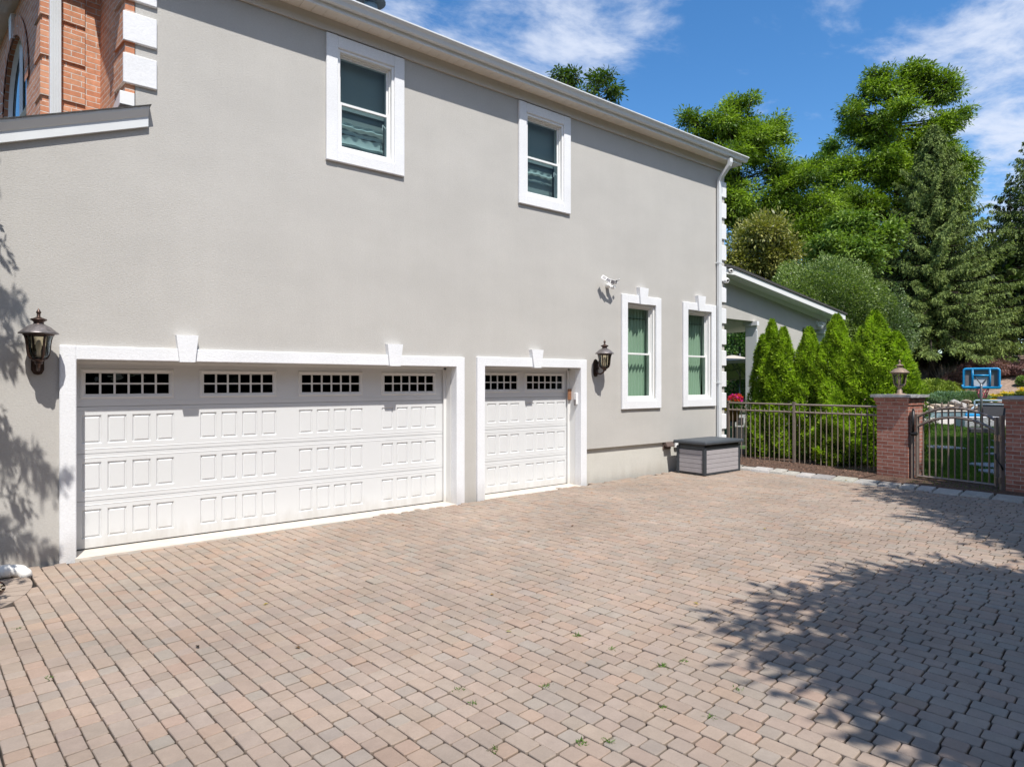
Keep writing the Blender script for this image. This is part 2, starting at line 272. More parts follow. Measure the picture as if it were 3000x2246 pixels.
# ------------------------------------------------------------ geometry helpers
class MB:
    def __init__(s): s.v = []; s.f = []; s.uv = []; s.sm = []
    def poly(s, pts, uv=None, smooth=False):
        n = len(s.v); s.v += [tuple(p) for p in pts]; s.f.append(tuple(range(n, n+len(pts)))); s.uv.append(uv); s.sm.append(smooth)
    def box(s, x0, x1, y0, y1, z0, z1, mt=None, bev=0.0):
        if bev:
            return s.bbox(x0, x1, y0, y1, z0, z1, bev, mt)
        c = [(x0,y0,z0),(x1,y0,z0),(x1,y1,z0),(x0,y1,z0),(x0,y0,z1),(x1,y0,z1),(x1,y1,z1),(x0,y1,z1)]
        if mt is not None: c = [tuple(mt @ Vector(p)) for p in c]
        lx, ly, lz = x1-x0, y1-y0, z1-z0
        for ids, ua, va, uo, vo in (((0,1,5,4), lx, lz, x0, z0), ((1,2,6,5), ly, lz, y0, z0), ((2,3,7,6), lx, lz, x0, z0), ((3,0,4,7), ly, lz, y0, z0), ((4,5,6,7), lx, ly, x0, y0), ((3,2,1,0), lx, ly, x0, y0)):
            s.poly([c[i] for i in ids], [(uo,vo),(uo+ua,vo),(uo+ua,vo+va),(uo,vo+va)])
        return s
    def bbox(s, x0, x1, y0, y1, z0, z1, b, mt=None):
        """box with chamfered edges"""
        T = (lambda p: tuple(mt @ Vector(p))) if mt is not None else (lambda p: p)
        X = (x0, x1); Y = (y0, y1); Z = (z0, z1); sg = (1, -1)
        def P(i, j, k, ax):
            p = [X[i], Y[j], Z[k]]
            for a, ii in enumerate((i, j, k)):
                if a != ax: p[a] += b*sg[ii]
            return T(tuple(p))
        for ax in range(3):
            o = [a for a in range(3) if a != ax]
            for side in (0, 1):
                q = []
                for (m, n) in ((0,0),(1,0),(1,1),(0,1)):
                    idx = [0,0,0]; idx[ax] = side; idx[o[0]] = m; idx[o[1]] = n
                    q.append(P(*idx, ax))
                uvq = None
                s.poly(q if (side == 1) == (ax != 1) else q[::-1])
        for ax in range(3):
            o = [a for a in range(3) if a != ax]
            for m in (0,1):
                for n in (0,1):
                    def id_(e):
                        idx = [0,0,0]; idx[ax] = e; idx[o[0]] = m; idx[o[1]] = n; return idx
                    s.poly([P(*id_(0), o[0]), P(*id_(1), o[0]), P(*id_(1), o[1]), P(*id_(0), o[1])])
        for i in (0,1):
            for j in (0,1):
                for k in (0,1): s.poly([P(i,j,k,0), P(i,j,k,1), P(i,j,k,2)])
        return s
    def prism(s, prof, a0, a1, ax='x', mt=None, cap=True, smooth=False):
        """profile [(p,q)] extruded along axis; ax x: (y,z), y: (x,z), z: (x,y)"""
        def mk(a, p):
            q = {'x': (a, p[0], p[1]), 'y': (p[0], a, p[1]), 'z': (p[0], p[1], a)}[ax]
            return tuple(mt @ Vector(q)) if mt is not None else q
        n = len(prof); d = 0
        for i in range(n):
            j = (i+1) % n; ln = math.dist(prof[i], prof[j])
            s.poly([mk(a0, prof[i]), mk(a1, prof[i]), mk(a1, prof[j]), mk(a0, prof[j])], [(a0, d), (a1, d), (a1, d+ln), (a0, d+ln)], smooth); d += ln
        if cap: s.poly([mk(a0, p) for p in prof]); s.poly([mk(a1, p) for p in prof][::-1])
        return s
    def lathe(s, prof, c=(0,0,0), seg=20, a0=0.0, a1=2*math.pi, mt=None, flute=0.0, nfl=0):
        """prof: [(r,z)]"""
        full = abs(a1-a0-2*math.pi) < 1e-6; ns = seg if full else seg+1
        base = len(s.v)
        for (r, z) in prof:
            for k in range(ns):
                a = a0+(a1-a0)*k/seg; rr = r*(1+flute*abs(math.cos(a*nfl/2))) if flute else r
                p = (c[0]+rr*math.cos(a), c[1]+rr*math.sin(a), c[2]+z)
                s.v.append(tuple(mt @ Vector(p)) if mt is not None else p)
        for i in range(len(prof)-1):
            for k in range(seg):
                k2 = (k+1) % ns
                s.f.append((base+i*ns+k, base+i*ns+k2, base+(i+1)*ns+k2, base+(i+1)*ns+k)); s.uv.append(None); s.sm.append(True)
        return s
    def tube(s, pts, rad, seg=8, cap=True, flat=1.0):
        pts = [Vector(p) for p in pts]; n = len(pts)
        if not hasattr(rad, '__len__'): rad = [rad]*n
        base = len(s.v); up = Vector((0,0,1)); prevx = None
        for i, p in enumerate(pts):
            t = (pts[min(i+1,n-1)]-pts[max(i-1,0)]).normalized()
            xx = prevx if prevx is not None else (Vector((1,0,0)) if abs(t.z) > .9 else up.cross(t))
            xx = (xx - t*xx.dot(t)).normalized(); yy = t.cross(xx); prevx = xx
            for k in range(seg):
                a = 2*math.pi*k/seg
                s.v.append(tuple(p + xx*(rad[i]*math.cos(a)) + yy*(rad[i]*flat*math.sin(a))))
        for i in range(n-1):
            for k in range(seg):
                k2 = (k+1) % seg
                s.f.append((base+i*seg+k, base+i*seg+k2, base+(i+1)*seg+k2, base+(i+1)*seg+k)); s.uv.append(None); s.sm.append(seg > 4)
        if cap:
            s.f.append(tuple(base+k for k in range(seg))[::-1]); s.uv.append(None); s.sm.append(False)
            s.f.append(tuple(base+(n-1)*seg+k for k in range(seg))); s.uv.append(None); s.sm.append(False)
        return s
    def bar(s, a, b, w, h=None):
        """square bar between two points"""
        return s.tube([a, b], w*.7071, 4)
    def build(s, name, m, parent=None, off=None):
        me = bpy.data.meshes.new(name); me.from_pydata(s.v, [], s.f)
        if any(u is not None for u in s.uv):
            ul = me.uv_layers.new(name='UVMap'); k = 0
            for f, u in zip(s.f, s.uv):
                for i in range(len(f)):
                    if u is not None: ul.data[k].uv = u[i]
                    k += 1
        me.polygons.foreach_set('use_smooth', s.sm)
        me.materials.append(M[m] if isinstance(m, str) else m)
        me.update()
        o = bpy.data.objects.new(name, me); COL.objects.link(o)
        if parent is not None:
            o.parent = parent; 
            if off is None: o.matrix_parent_inverse = Matrix.Translation(-world_loc(parent))
        return o
def world_loc(o):
    v = Vector((0,0,0))
    while o is not None:
        v = v + o.location; 
        if o.parent is not None: v = v + o.matrix_parent_inverse.translation
        o = o.parent
    return v
def tag(o, label=None, cat=None, group=None, kind=None):
    if label: o['label'] = label
    if cat: o['category'] = cat
    if group: o['group'] = group
    if kind: o['kind'] = kind
    return o
def empty(name, loc, label=None, cat=None, group=None):
    o = bpy.data.objects.new(name, None); COL.objects.link(o); o.location = loc; o.empty_display_size = .2
    return tag(o, label, cat, group)
def kids(o): return [c for c in bpy.data.objects if c.parent == o]
def copy_tree(o, parent=None):
    c = o.copy(); COL.objects.link(c)
    if parent is not None: c.parent = parent
    for ch in kids(o): copy_tree(ch, c)
    return c
def quads(name, P, m, col=None, parent=None, smooth=False):
    """P: (n,k,3) faces; col: (n,3)"""
    P = np.asarray(P, dtype=np.float32); n, k, _ = P.shape
    me = bpy.data.meshes.new(name)
    me.vertices.add(n*k); me.vertices.foreach_set('co', P.reshape(-1))
    me.loops.add(n*k); me.loops.foreach_set('vertex_index', np.arange(n*k, dtype=np.int32))
    me.polygons.add(n); me.polygons.foreach_set('loop_start', np.arange(0, n*k, k, dtype=np.int32)); me.polygons.foreach_set('loop_total', np.full(n, k, dtype=np.int32))
    if col is not None:
        a = me.color_attributes.new('Col', 'FLOAT_COLOR', 'POINT')
        c4 = np.ones((n, k, 4), dtype=np.float32); c4[:, :, :3] = np.asarray(col)[:, None, :]; a.data.foreach_set('color', c4.reshape(-1))
    me.materials.append(M[m]); me.update(calc_edges=True); me.validate()
    o = bpy.data.objects.new(name, me); COL.objects.link(o)
    if parent is not None: o.parent = parent; o.matrix_parent_inverse = Matrix.Translation(-world_loc(parent))
    return o
def nrm(a): return a/(np.linalg.norm(a, axis=-1, keepdims=True)+1e-9)
def leaves(P, D, Lg, Wd, roll=None, fold=.0):
    """leaf rhombs: base P, axis D, length, width -> (n,4,3)"""
    n = len(P); D = nrm(D); r = rng.normal(size=(n, 3)) if roll is None else roll
    S = nrm(np.cross(D, r)); Nn = np.cross(S, D)
    Lg = np.broadcast_to(np.asarray(Lg, dtype=float), (n,))[:, None]; Wd = np.broadcast_to(np.asarray(Wd, dtype=float), (n,))[:, None]
    mid = P + D*Lg*.5 + Nn*Lg*fold
    return np.stack([P, mid+S*Wd*.5, P+D*Lg, mid-S*Wd*.5], 1)

# ------------------------------------------------------------ terrain
def H(x):
    return np.interp(x, [-400, 0, 12.2, 13.0, 28, 37.5, 40, 43, 52, 90, 500], [-1.0, 0, .104, .12, .30, .30, .5, .9, 4.0, 4.6, 5.0])
def sheet(name, xs, ys, m, dz=0.0, kind='structure', flat=None):
    xs = np.asarray(xs, float); ys = np.asarray(ys, float)
    X, Y = np.meshgrid(xs, ys, indexing='ij'); Z = H(X)+dz
    nx, ny = X.shape; v = np.stack([X, Y, Z], -1).reshape(-1, 3)
    i = np.arange(nx*ny).reshape(nx, ny); f = np.stack([i[:-1,:-1], i[1:,:-1], i[1:,1:], i[:-1,1:]], -1).reshape(-1, 4)
    me = bpy.data.meshes.new(name); me.from_pydata(v.tolist(), [], f.tolist()); me.materials.append(M[m])
    me.polygons.foreach_set('use_smooth', [True]*len(f))
    o = bpy.data.objects.new(name, me); COL.objects.link(o); tag(o, kind=kind); return o
sheet('ground', [-400,-60,-8,0,12.2,13,20,28,33,37.5,38.5,40,41.5,43,45,47,49,52,60,90,200,500], [-400,-60,-15,-5,0,8,20,60,200,500], 'ground', -.06)

# driveway joint bed + pavers
sheet('driveway_base', [-8,0,6,12.3], [-15,-8,0.02], 'joint', -.032)
def build_pavers():
    ang = R(-84.8); d = np.array([math.cos(ang), math.sin(ang)]); e = np.array([-d[1], d[0]])     # row direction, cross
    W = .1135; big, small = .1785, .1185; gap = .0080
    org = np.array([2.33, -5.262])
    faces8 = []; cols8 = []; f4 = []; c4 = []
    pal = np.array([[.335,.272,.228],[.325,.275,.237],[.312,.276,.243],[.348,.269,.219],[.328,.272,.232],[.338,.278,.236],[.310,.262,.225]])
    wts = np.array([.22,.20,.15,.09,.16,.10,.08]); wts /= wts.sum()
    A, Bq, C, per = [], [], [], big+small
    off = 0.0; rows = {}
    for j in range(-130, 150):
        rnd = random.Random(j*7+3); rows[j] = (.5 if j % 2 else 0.0)*per + rnd.uniform(-.012, .012)+ (rnd.choice([0, .33, .12])*per)
    for j in range(-130, 150):
        for i in range(-60, 60):
            for kk, (st, ln) in enumerate(((0, big), (big, small))):
                s0 = i*per+st+rows[j]; c = org + d*(s0+ln/2) + e*(j*W)
                if c[0] < -4.5 or c[0] > 12.06+.03*(-c[1])*0 or c[1] > -.05 or c[1] < -11: continue
                if c[0] > 12.15+.029*(c[1]+.8)+.0: continue
                # bed corner kept free
                if (c[0]+.85)**2+(c[1]+.70)**2 < 1.075**2 or (c[0] < -.85 and c[1] > -1.7): continue
                A.append(c); Bq.append(ln); C.append(j)
    c = np.array(A); ln = np.array(Bq); n = len(c)
    hl = (ln-gap*1.25)/2 * (1+rng.normal(0, .006, n)); hw = np.full(n, (W-gap*.86)/2)*(1+rng.normal(0, .008, n))
    rot = rng.normal(0, .009, n); c = c + rng.normal(0, .0011, (n, 2))
    cr, sr = np.cos(rot), np.sin(rot)
    dd = np.stack([d[0]*cr-d[1]*sr, d[0]*sr+d[1]*cr], 1); ee = np.stack([-dd[:,1], dd[:,0]], 1)
    def ring(inset, z, ch):
        a = hl-inset; b = hw-inset; pts = []
        for sa, sb, w in ((1,1,0),(1,1,1),(-1,1,0),(-1,1,1),(-1,-1,0),(-1,-1,1),(1,-1,0),(1,-1,1)):
            # chamfered corners
            first = (w == 0)
            odd = (sa*sb > 0)
            ca = ch if (first != odd) else 0.0; cb_ = ch if (first == odd) else 0.0
            ca = ch if ((w == 0) == (sa*sb < 0)) else 0; cb_ = 0 if ca else ch
            x = sa*(a-ca)[:, None]*dd; y = sb*(b-cb_)[:, None]*ee
            q = c+x+y; pts.append(np.concatenate([q, z[:, None]], 1))
        return np.stack(pts, 1)
    zb = H(c[:, 0]) + rng.normal(0, .0015, n)
    tx = rng.normal(0, .008, n); ty = rng.normal(0, .008, n)
    def tilt(Rg):
        dx = Rg[:, :, 0]-c[:, None, 0]; dy = Rg[:, :, 1]-c[:, None, 1]; Rg = Rg.copy(); Rg[:, :, 2] += dx*tx[:, None]+dy*ty[:, None]; return Rg
    top = tilt(ring(.0035, zb, .007)); out = tilt(ring(.0, zb-.004, .009)); low = ring(-.001, zb-.03, .009)
    col = pal[rng.choice(len(pal), n, p=wts)] * (1+rng.normal(0, .035, (n, 1))) * (1+rng.normal(0, .006, (n, 3)))*np.array([.985, .932, .880])
    # slow drift of tone over the drive
    drift = .5+.5*np.sin(c[:, 0]*.55+1.3)*np.cos(c[:, 1]*.7+.4); col = col*(1+.04*(drift[:, None]-.5)*np.array([1.0, .8, .6]))
    V = np.concatenate([top, out, low], 1).reshape(-1, 3); me = bpy.data.meshes.new('driveway')
    base = np.arange(n)[:, None]*24
    loops = []; tot = []
    f8 = base+np.arange(8)[None]; loops.append(f8.reshape(-1)); tot.append(np.full(n, 8))
    for k in range(8):
        k2 = (k+1) % 8
        for a in (0, 8):
            q = base+np.array([[a+k, a+8+k, a+8+k2, a+k2]]); loops.append(q.reshape(-1)); tot.append(np.full(n, 4))
    lp = np.concatenate(loops).astype(np.int32); tt = np.concatenate(tot).astype(np.int32)
    me.vertices.add(len(V)); me.vertices.foreach_set('co', V.astype(np.float32).reshape(-1))
    me.loops.add(len(lp)); me.loops.foreach_set('vertex_index', lp)
    me.polygons.add(len(tt)); me.polygons.foreach_set('loop_start', np.concatenate([[0], np.cumsum(tt)[:-1]]).astype(np.int32)); me.polygons.foreach_set('loop_total', tt)
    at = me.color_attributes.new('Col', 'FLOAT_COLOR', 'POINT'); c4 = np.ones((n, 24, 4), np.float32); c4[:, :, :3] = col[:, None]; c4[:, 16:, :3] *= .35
    at.data.foreach_set('color', c4.reshape(-1)); me.materials.append(M['paver']); me.polygons.foreach_set('use_smooth', np.zeros(len(tt), dtype=bool)); me.update(calc_edges=True); me.validate()
    # faces should look up
    o = bpy.data.objects.new('driveway', me); COL.objects.link(o); tag(o, kind='structure')
    print('pavers', n)
build_pavers()

# ------------------------------------------------------------ the house
house = empty('house', (6, 0, 0), 'grey stucco house wing with two white garage doors, four windows and white trim', 'house')
ZT = 6.80
def wall_holes(name, x0, x1, z0, z1, y, holes, m, parent):
    xs = sorted(set([x0, x1]+[h[0] for h in holes]+[h[1] for h in holes])); zs = sorted(set([z0, z1]+[h[2] for h in holes]+[h[3] for h in holes]))
    b = MB()
    for i in range(len(xs)-1):
        for j in range(len(zs)-1):
            xa, xb, za, zb = xs[i], xs[i+1], zs[j], zs[j+1]; xm, zm = (xa+xb)/2, (za+zb)/2
            if any(h[0] < xm < h[1] and h[2] < zm < h[3] for h in holes): continue
            b.poly([(xa,y,za),(xb,y,za),(xb,y,zb),(xa,y,zb)], [(xa,za),(xb,za),(xb,zb),(xa,zb)])
    for h in holes:      # reveals
        xa, xb, za, zb = h; yb = y+.2
        if xa < -1: continue
        b.poly([(xa,y,za),(xa,y,zb),(xa,yb,zb),(xa,yb,za)]); b.poly([(xb,y,za),(xb,yb,za),(xb,yb,zb),(xb,y,zb)])
        b.poly([(xa,y,zb),(xb,y,zb),(xb,yb,zb),(xa,yb,zb)]); 
        if za != LEDGE: b.poly([(xa,y,za),(xa,yb,za),(xb,yb,za),(xb,y,za)])
    return b.build(name, m, parent)
HD1 = (.62, 5.50, -.1, 2.145); HD2 = (6.03, 8.18, -.1, 2.165)
WIN = [(3.575, 4.43, 5.065, 6.45), (6.905, 7.765, 5.065, 6.45), (9.444, 10.292, 1.566, 3.455), (11.345, 12.19, 1.566, 3.455)]
LEDGE = .70
# upper stucco (right of brick), lower stucco to the left under the small roof
fac = wall_holes('wall', -3.0, 12.72, LEDGE, ZT, 0.0, [HD1[:2]+(LEDGE, HD1[3]), HD2[:2]+(LEDGE, HD2[3])]+WIN+[(-3.0, 1.18, 3.4, ZT)], 'stucco', house)
# clean the far-left: wall below the sloping rake
b = MB(); b.poly([(-3.0,0,3.4),(1.18,0,3.4),(1.18,0,4.96),(-3.0,0,3.41)], [(0,0),(1,0),(1,1),(0,1)]); b.build('wall', 'stucco', house)
# base course flush on the left and between doors, set back 5 cm on the right
b = MB()
for xa, xb in ((-3.0, .62), (5.50, 6.03)): b = MB(); b.poly([(xa,0,-.1),(xb,0,-.1),(xb,0,LEDGE),(xa,0,LEDGE)]); b.build('wall', 'stucco', house)
b = MB()
b.poly([(8.18,0,-.1),(8.33,0,-.1),(8.33,0,LEDGE),(8.18,0,LEDGE)]); b.poly([(8.33,0,-.1),(8.33,.055,-.1),(8.33,.055,LEDGE),(8.33,0,LEDGE)])
b.build('wall', 'stucco', house)
b = MB(); b.poly([(8.33,.055,-.1),(12.72,.055,-.1),(12.72,.055,LEDGE+.02),(8.33,.055,LEDGE+.02)]); b.poly([(8.33,0,LEDGE),(12.72,0,LEDGE),(12.72,.055,LEDGE),(8.33,.055,LEDGE)]); b.build('foundation', 'base_stucco', house)
# end wall, back and closing shell so that the rooms are dark
b = MB(); b.poly([(12.72,0,-.1),(12.72,9,-.1),(12.72,9,ZT),(12.72,4.5,8.7),(12.72,0,ZT)]); b.poly([(12.72,9,-.1),(1.2,9,-.1),(1.2,9,ZT),(12.72,9,ZT)]); b.build('end_wall', 'stucco', house)
b = MB()
b.poly([(.3,2.6,-.1),(12.7,2.6,-.1),(12.7,2.6,ZT),(.3,2.6,ZT)])
for xx in (.3, 5.75, 8.25, 12.66): b.poly([(xx,.21,-.1),(xx,2.6,-.1),(xx,2.6,3.2),(xx,.21,3.2)])
for xx in (1.2, 5.75, 12.66): b.poly([(xx,.21,3.2),(xx,2.6,3.2),(xx,2.6,ZT),(xx,.21,ZT)])
for zz in (-.08, 3.2, 4.2): b.poly([(.3,.21,zz),(12.7,.21,zz),(12.7,2.6,zz),(.3,2.6,zz)])
b.build('interior', 'dark', house)

# eaves
b = MB(); b.box(1.18, 12.72, -.032, .0-.001, 6.635, 6.80); b.build('frieze', 'frieze', house)
GX0, GX1 = .78, 13.06
b = MB()
x = GX0+.02; k = 0
while x < 12.93:      # soffit boards with V-joints
    b.poly([(x,-.27,6.80),(x+.145,-.27,6.80),(x+.145,0,6.80),(x,0,6.80)]); b.poly([(x+.145,-.27,6.80),(x+.155,-.27,6.806),(x+.155,0,6.806),(x+.145,0,6.80)]); b.poly([(x+.155,-.27,6.806),(x+.16,-.27,6.80),(x+.16,0,6.80),(x+.155,0,6.806)])
    x += .16
b.box(GX0+.02, 12.95, -.27, .02, 6.812, 6.83); b.build('soffit', 'soffit', house)
b = MB(); b.box(GX0, 12.96, -.292, -.27, 6.775, 6.97); b.box(12.72, 12.94, -.268, .4, 6.778, 6.799); b.box(12.941, 12.962, -.27, 4.5, 6.773, 6.97); b.build('fascia', 'gutter', house)
gp_ = [(-.294,6.838),(-.350,6.838),(-.356,6.832),(-.364,6.838),(-.368,6.852),(-.378,6.885),(-.400,6.908),(-.414,6.922),(-.414,6.94),(-.392,6.944),(-.390,6.93),(-.362,6.89),(-.350,6.845),(-.296,6.845),(-.296,6.93),(-.294,6.93)]
b = MB(); b.prism(gp_, GX0-.05, GX1, 'x'); b.build('gutter', 'gutter', house)
b = MB(); b.poly([(GX0-.05,-.34,6.97),(13.0,-.34,6.97),(13.0,4.6,8.80),(GX0-.05,4.6,8.80)]); b.poly([(GX0-.05,9.4,6.97),(13.0,9.4,6.97),(13.0,4.6,8.80),(GX0-.05,4.6,8.80)])
b.poly([(GX0-.05,-.34,6.94),(13.0,-.34,6.94),(13.0,-.34,6.97),(GX0-.05,-.34,6.97)]); b.poly([(13.0,-.34,6.94),(13.0,4.6,8.77),(13.0,4.6,8.80),(13.0,-.34,6.97)]); b.build('roof', 'shingle', house)
# downspout at the right corner
b = MB()
def rtube(b, pts, wx, wy):
    pts = [Vector(p) for p in pts]; n = len(pts); base = len(b.v)
    for i, p in enumerate(pts):
        t = (pts[min(i+1, n-1)]-pts[max(i-1, 0)]).normalized(); sx = Vector((1,0,0)); sy = t.cross(sx).normalized()
        r = []
        for kx, ky in ((-1,-.8),(-.8,-1),(-.35,-1),(-.3,-.86),(-.2,-.86),(-.15,-1),(.15,-1),(.2,-.86),(.3,-.86),(.35,-1),(.8,-1),(1,-.8),(1,.8),(.8,1),(-.8,1),(-1,.8)):
            b.v.append(tuple(p+sx*(kx*wx/2)+sy*(-ky*wy/2)*(-1)))
    m = 16
    for i in range(n-1):
        for k in range(m): b.f.append((base+i*m+k, base+i*m+(k+1)%m, base+(i+1)*m+(k+1)%m, base+(i+1)*m+k)); b.uv.append(None); b.sm.append(False)
DSX = 12.44
rtube(b, [(DSX,-.33,6.80),(DSX,-.33,6.72),(DSX,-.31,6.66),(DSX,-.10,6.44),(DSX,-.06,6.36),(DSX,-.058,.22),(DSX,-.075,.12)], .10, .075); 
ds = b.build('downspout', 'gutter', house)
for z in (1.9, 4.55): b = MB(); b.box(DSX-.062, DSX+.062, -.1, -.0, z, z+.03); b.build('strap', 'gutter', ds)
# quoins at both corners
k = 0
z = 6.40-.335
while z > .2:
    b = MB(); b.bbox(12.47, 12.755, -.035, .20, z, z+.335, .008); b.build('quoin', 'white_stucco', house); z -= .471
for z0 in (6.195, 5.724, 5.255):
    b = MB(); b.bbox(1.065, 1.40, -.035, .12, z0, z0+.333, .008); b.build('quoin', 'white_stucco', house)

# trims
def frame(name, x0, x1, z0, z1, w, y0, y1, m, parent, wb=None, bottom=True, bev=.008):
    b = MB(); wb = w if wb is None else wb
    b.bbox(x0, x0+w, y0, y1, z0, z1, bev); b.bbox(x1-w, x1, y0, y1, z0, z1, bev)
    b.bbox(x0+w-.001, x1-w+.001, y0+.002, y1, z1-w, z1-.001, bev)
    if bottom: b.bbox(x0+w-.001, x1-w+.001, y0+.002, y1, z0+.001, z0+wb, bev)
    return b.build(name, m, parent)
def keystone(xc, wt, wb, z0, z1, parent, sh=0.0):
    b = MB(); b.prism([(xc-wb/2, z0), (xc+wb/2, z0), (xc+wt/2, z1), (xc-wt/2, z1)], -.085, 0, 'y'); b.build('keystone', 'white_stucco', parent)
t1 = frame('door_trim', .483, 5.648, -.02, 2.305, .15, -.045, .12, 'white_stucco', house, bottom=False)
keystone(1.707, .235, .165, 2.15, 2.462, t1); keystone(4.42, .245, .17, 2.15, 2.462, t1)
t2 = frame('door_trim', 5.89, 8.328, .03, 2.325, .15, -.045, .12, 'white_stucco', house, bottom=False)
keystone(7.115, .26, .155, 2.165, 2.47, t2)
b = MB(); b.box(.633, 5.50, .12, .42, 2.155, 2.18); b.box(.60, .633, .12, .42, -.02, 2.18); b.box(5.493, 5.53, .12, .42, -.02, 2.18)
b.box(5.452, 5.494, .255, .285, .0, 2.155); b.box(.633, 5.50, .255, .285, 2.115, 2.155); b.build('door_jamb', 'white', house)
b = MB(); b.box(6.04, 8.178, .12, .42, 2.175, 2.2); b.box(6.01, 6.04, .12, .42, .0, 2.2); b.box(8.178, 8.21, .12, .42, .0, 2.2)
b.box(8.135, 8.178, .255, .285, .04, 2.175); b.box(6.04, 8.178, .255, .285, 2.135, 2.175); b.build('door_jamb', 'white', house)

# garage doors -------------------------------------------------
def garage_door(x0, x1, z0, groups, wins, clipl=None):
    Y = .30; door = None
    b = MB(); sec = .531; pw, pitch = .192, .2475
    rects = []
    for r in range(4):
        za = z0+r*sec; zb = za+sec
        panels = []
        if r < 3:
            for g in groups:
                for i in range(4):
                    xa = g+i*pitch; panels.append((xa, xa+pw, za+.115, zb-.095))
        else:
            for wx in wins: panels.append((wx, wx+.945, za+.09, zb-.10))
        panels = [p for p in panels if p[1] > x0+.01 and p[0] < x1-.01]
        panels = [(max(p[0], x0+.005), min(p[1], x1-.005), p[2], p[3]) for p in panels]
        # face of the section with its pressed panels
        zt = zb-.003; zl = za+.006
        xs = sorted(set([x0, x1]+[p[0] for p in panels]+[p[1] for p in panels])); zs = [zl, panels[0][2], panels[0][3], zt]
        for i in range(len(xs)-1):
            for j in range(3):
                xm, zm = (xs[i]+xs[i+1])/2, (zs[j]+zs[j+1])/2
                if any(p[0] < xm < p[1] and p[2] < zm < p[3] for p in panels): continue
                b.poly([(xs[i],Y,zs[j]),(xs[i+1],Y,zs[j]),(xs[i+1],Y,zs[j+1]),(xs[i],Y,zs[j+1])])
        for (xa, xb, pa, pb) in panels:
            if r < 3:
                i1, i2 = .014, .030
                A = [(xa,Y,pa),(xb,Y,pa),(xb,Y,pb),(xa,Y,pb)]; B = [(xa+i1,Y+.018,pa+i1),(xb-i1,Y+.018,pa+i1),(xb-i1,Y+.018,pb-i1),(xa+i1,Y+.018,pb-i1)]
                Cc = [(xa+i2,Y+.004,pa+i2),(xb-i2,Y+.004,pa+i2),(xb-i2,Y+.004,pb-i2),(xa+i2,Y+.004,pb-i2)]
                for U, V in ((A, B), (B, Cc)):
                    for q in range(4): b.poly([U[q], U[(q+1)%4], V[(q+1)%4], V[q]])
                b.poly(Cc)
        # seams: tongue and two ribs between sections
        if r < 3:
            b.poly([(x0,Y,zt),(x1,Y,zt),(x1,Y+.012,zt+.002),(x0,Y+.012,zt+.002)]); b.poly([(x0,Y+.012,zt+.002),(x1,Y+.012,zt+.002),(x1,Y,zb+.006),(x0,Y,zb+.006)])
            for dz in (-.048, .052): b.prism([(Y-.0005, zb+dz), (Y-.004, zb+dz+.003), (Y-.0005, zb+dz+.009)], x0, x1, 'x', cap=False)
    b.poly([(x0,Y,z0+.006),(x0,Y+.05,z0+.006),(x1,Y+.05,z0+.006),(x1,Y,z0+.006)])
    door = b.build('garage_door', 'door', house)
    MB().box(x0, x1, Y+.002, Y+.03, z0-.03, z0+.006).build('bottom_seal', 'black', door)
    for wx in wins:
        za = z0+3*sec+.09; zb = z0+4*sec-.10; xa, xb = wx, wx+.945
        f = MB(); fx0 = max(xa, x0+.005)
        # moulded surround: outer bevel, then inner frame with muntins
        A = [(xa,Y,za),(xb,Y,za),(xb,Y,zb),(xa,Y,zb)]
        def inset(d, y): return [(xa+d,y,za+d),(xb-d,y,za+d),(xb-d,y,zb-d),(xa+d,y,zb-d)]
        rings = [A, inset(.006, Y-.012), inset(.022, Y-.014), inset(.04, Y-.004), inset(.05, Y-.004), inset(.054, Y+.010)]
        for U, V in zip(rings[:-1], rings[1:]):
            for q in range(4): f.poly([U[q], U[(q+1)%4], V[(q+1)%4], V[q]])
        gx0, gx1, gz0, gz1 = xa+.052, xb-.052, za+.054, zb-.054
        for i in range(1, 6):
            xx = gx0+(gx1-gx0)*i/6; f.box(xx-.0105, xx+.0105, Y-.002, Y+.012, gz0, gz1)
        zz = (gz0+gz1)/2; f.box(gx0, gx1, Y-.0035, Y+.011, zz-.010, zz+.010)
        wf = f.build('door_window', 'white', door)
        g = MB(); g.poly([(gx0,Y+.012,gz0),(gx1,Y+.012,gz0),(gx1,Y+.012,gz1),(gx0,Y+.012,gz1)]); g.build('pane', 'glass_dark', door)
    return door
garage_door(.60, 5.47, .045, [.705, 1.930, 3.165, 4.400], [.690, 1.920, 3.152, 4.392])
garage_door(6.01, 8.155, .065, [6.085, 7.165], [6.075, 7.140])
b = MB(); b.box(.62, 5.50, -.05, .50, -.08, .036, bev=.006); b.box(6.02, 8.19, -.045, .50, -.08, .058, bev=.006); b.build('threshold', 'concrete', house)

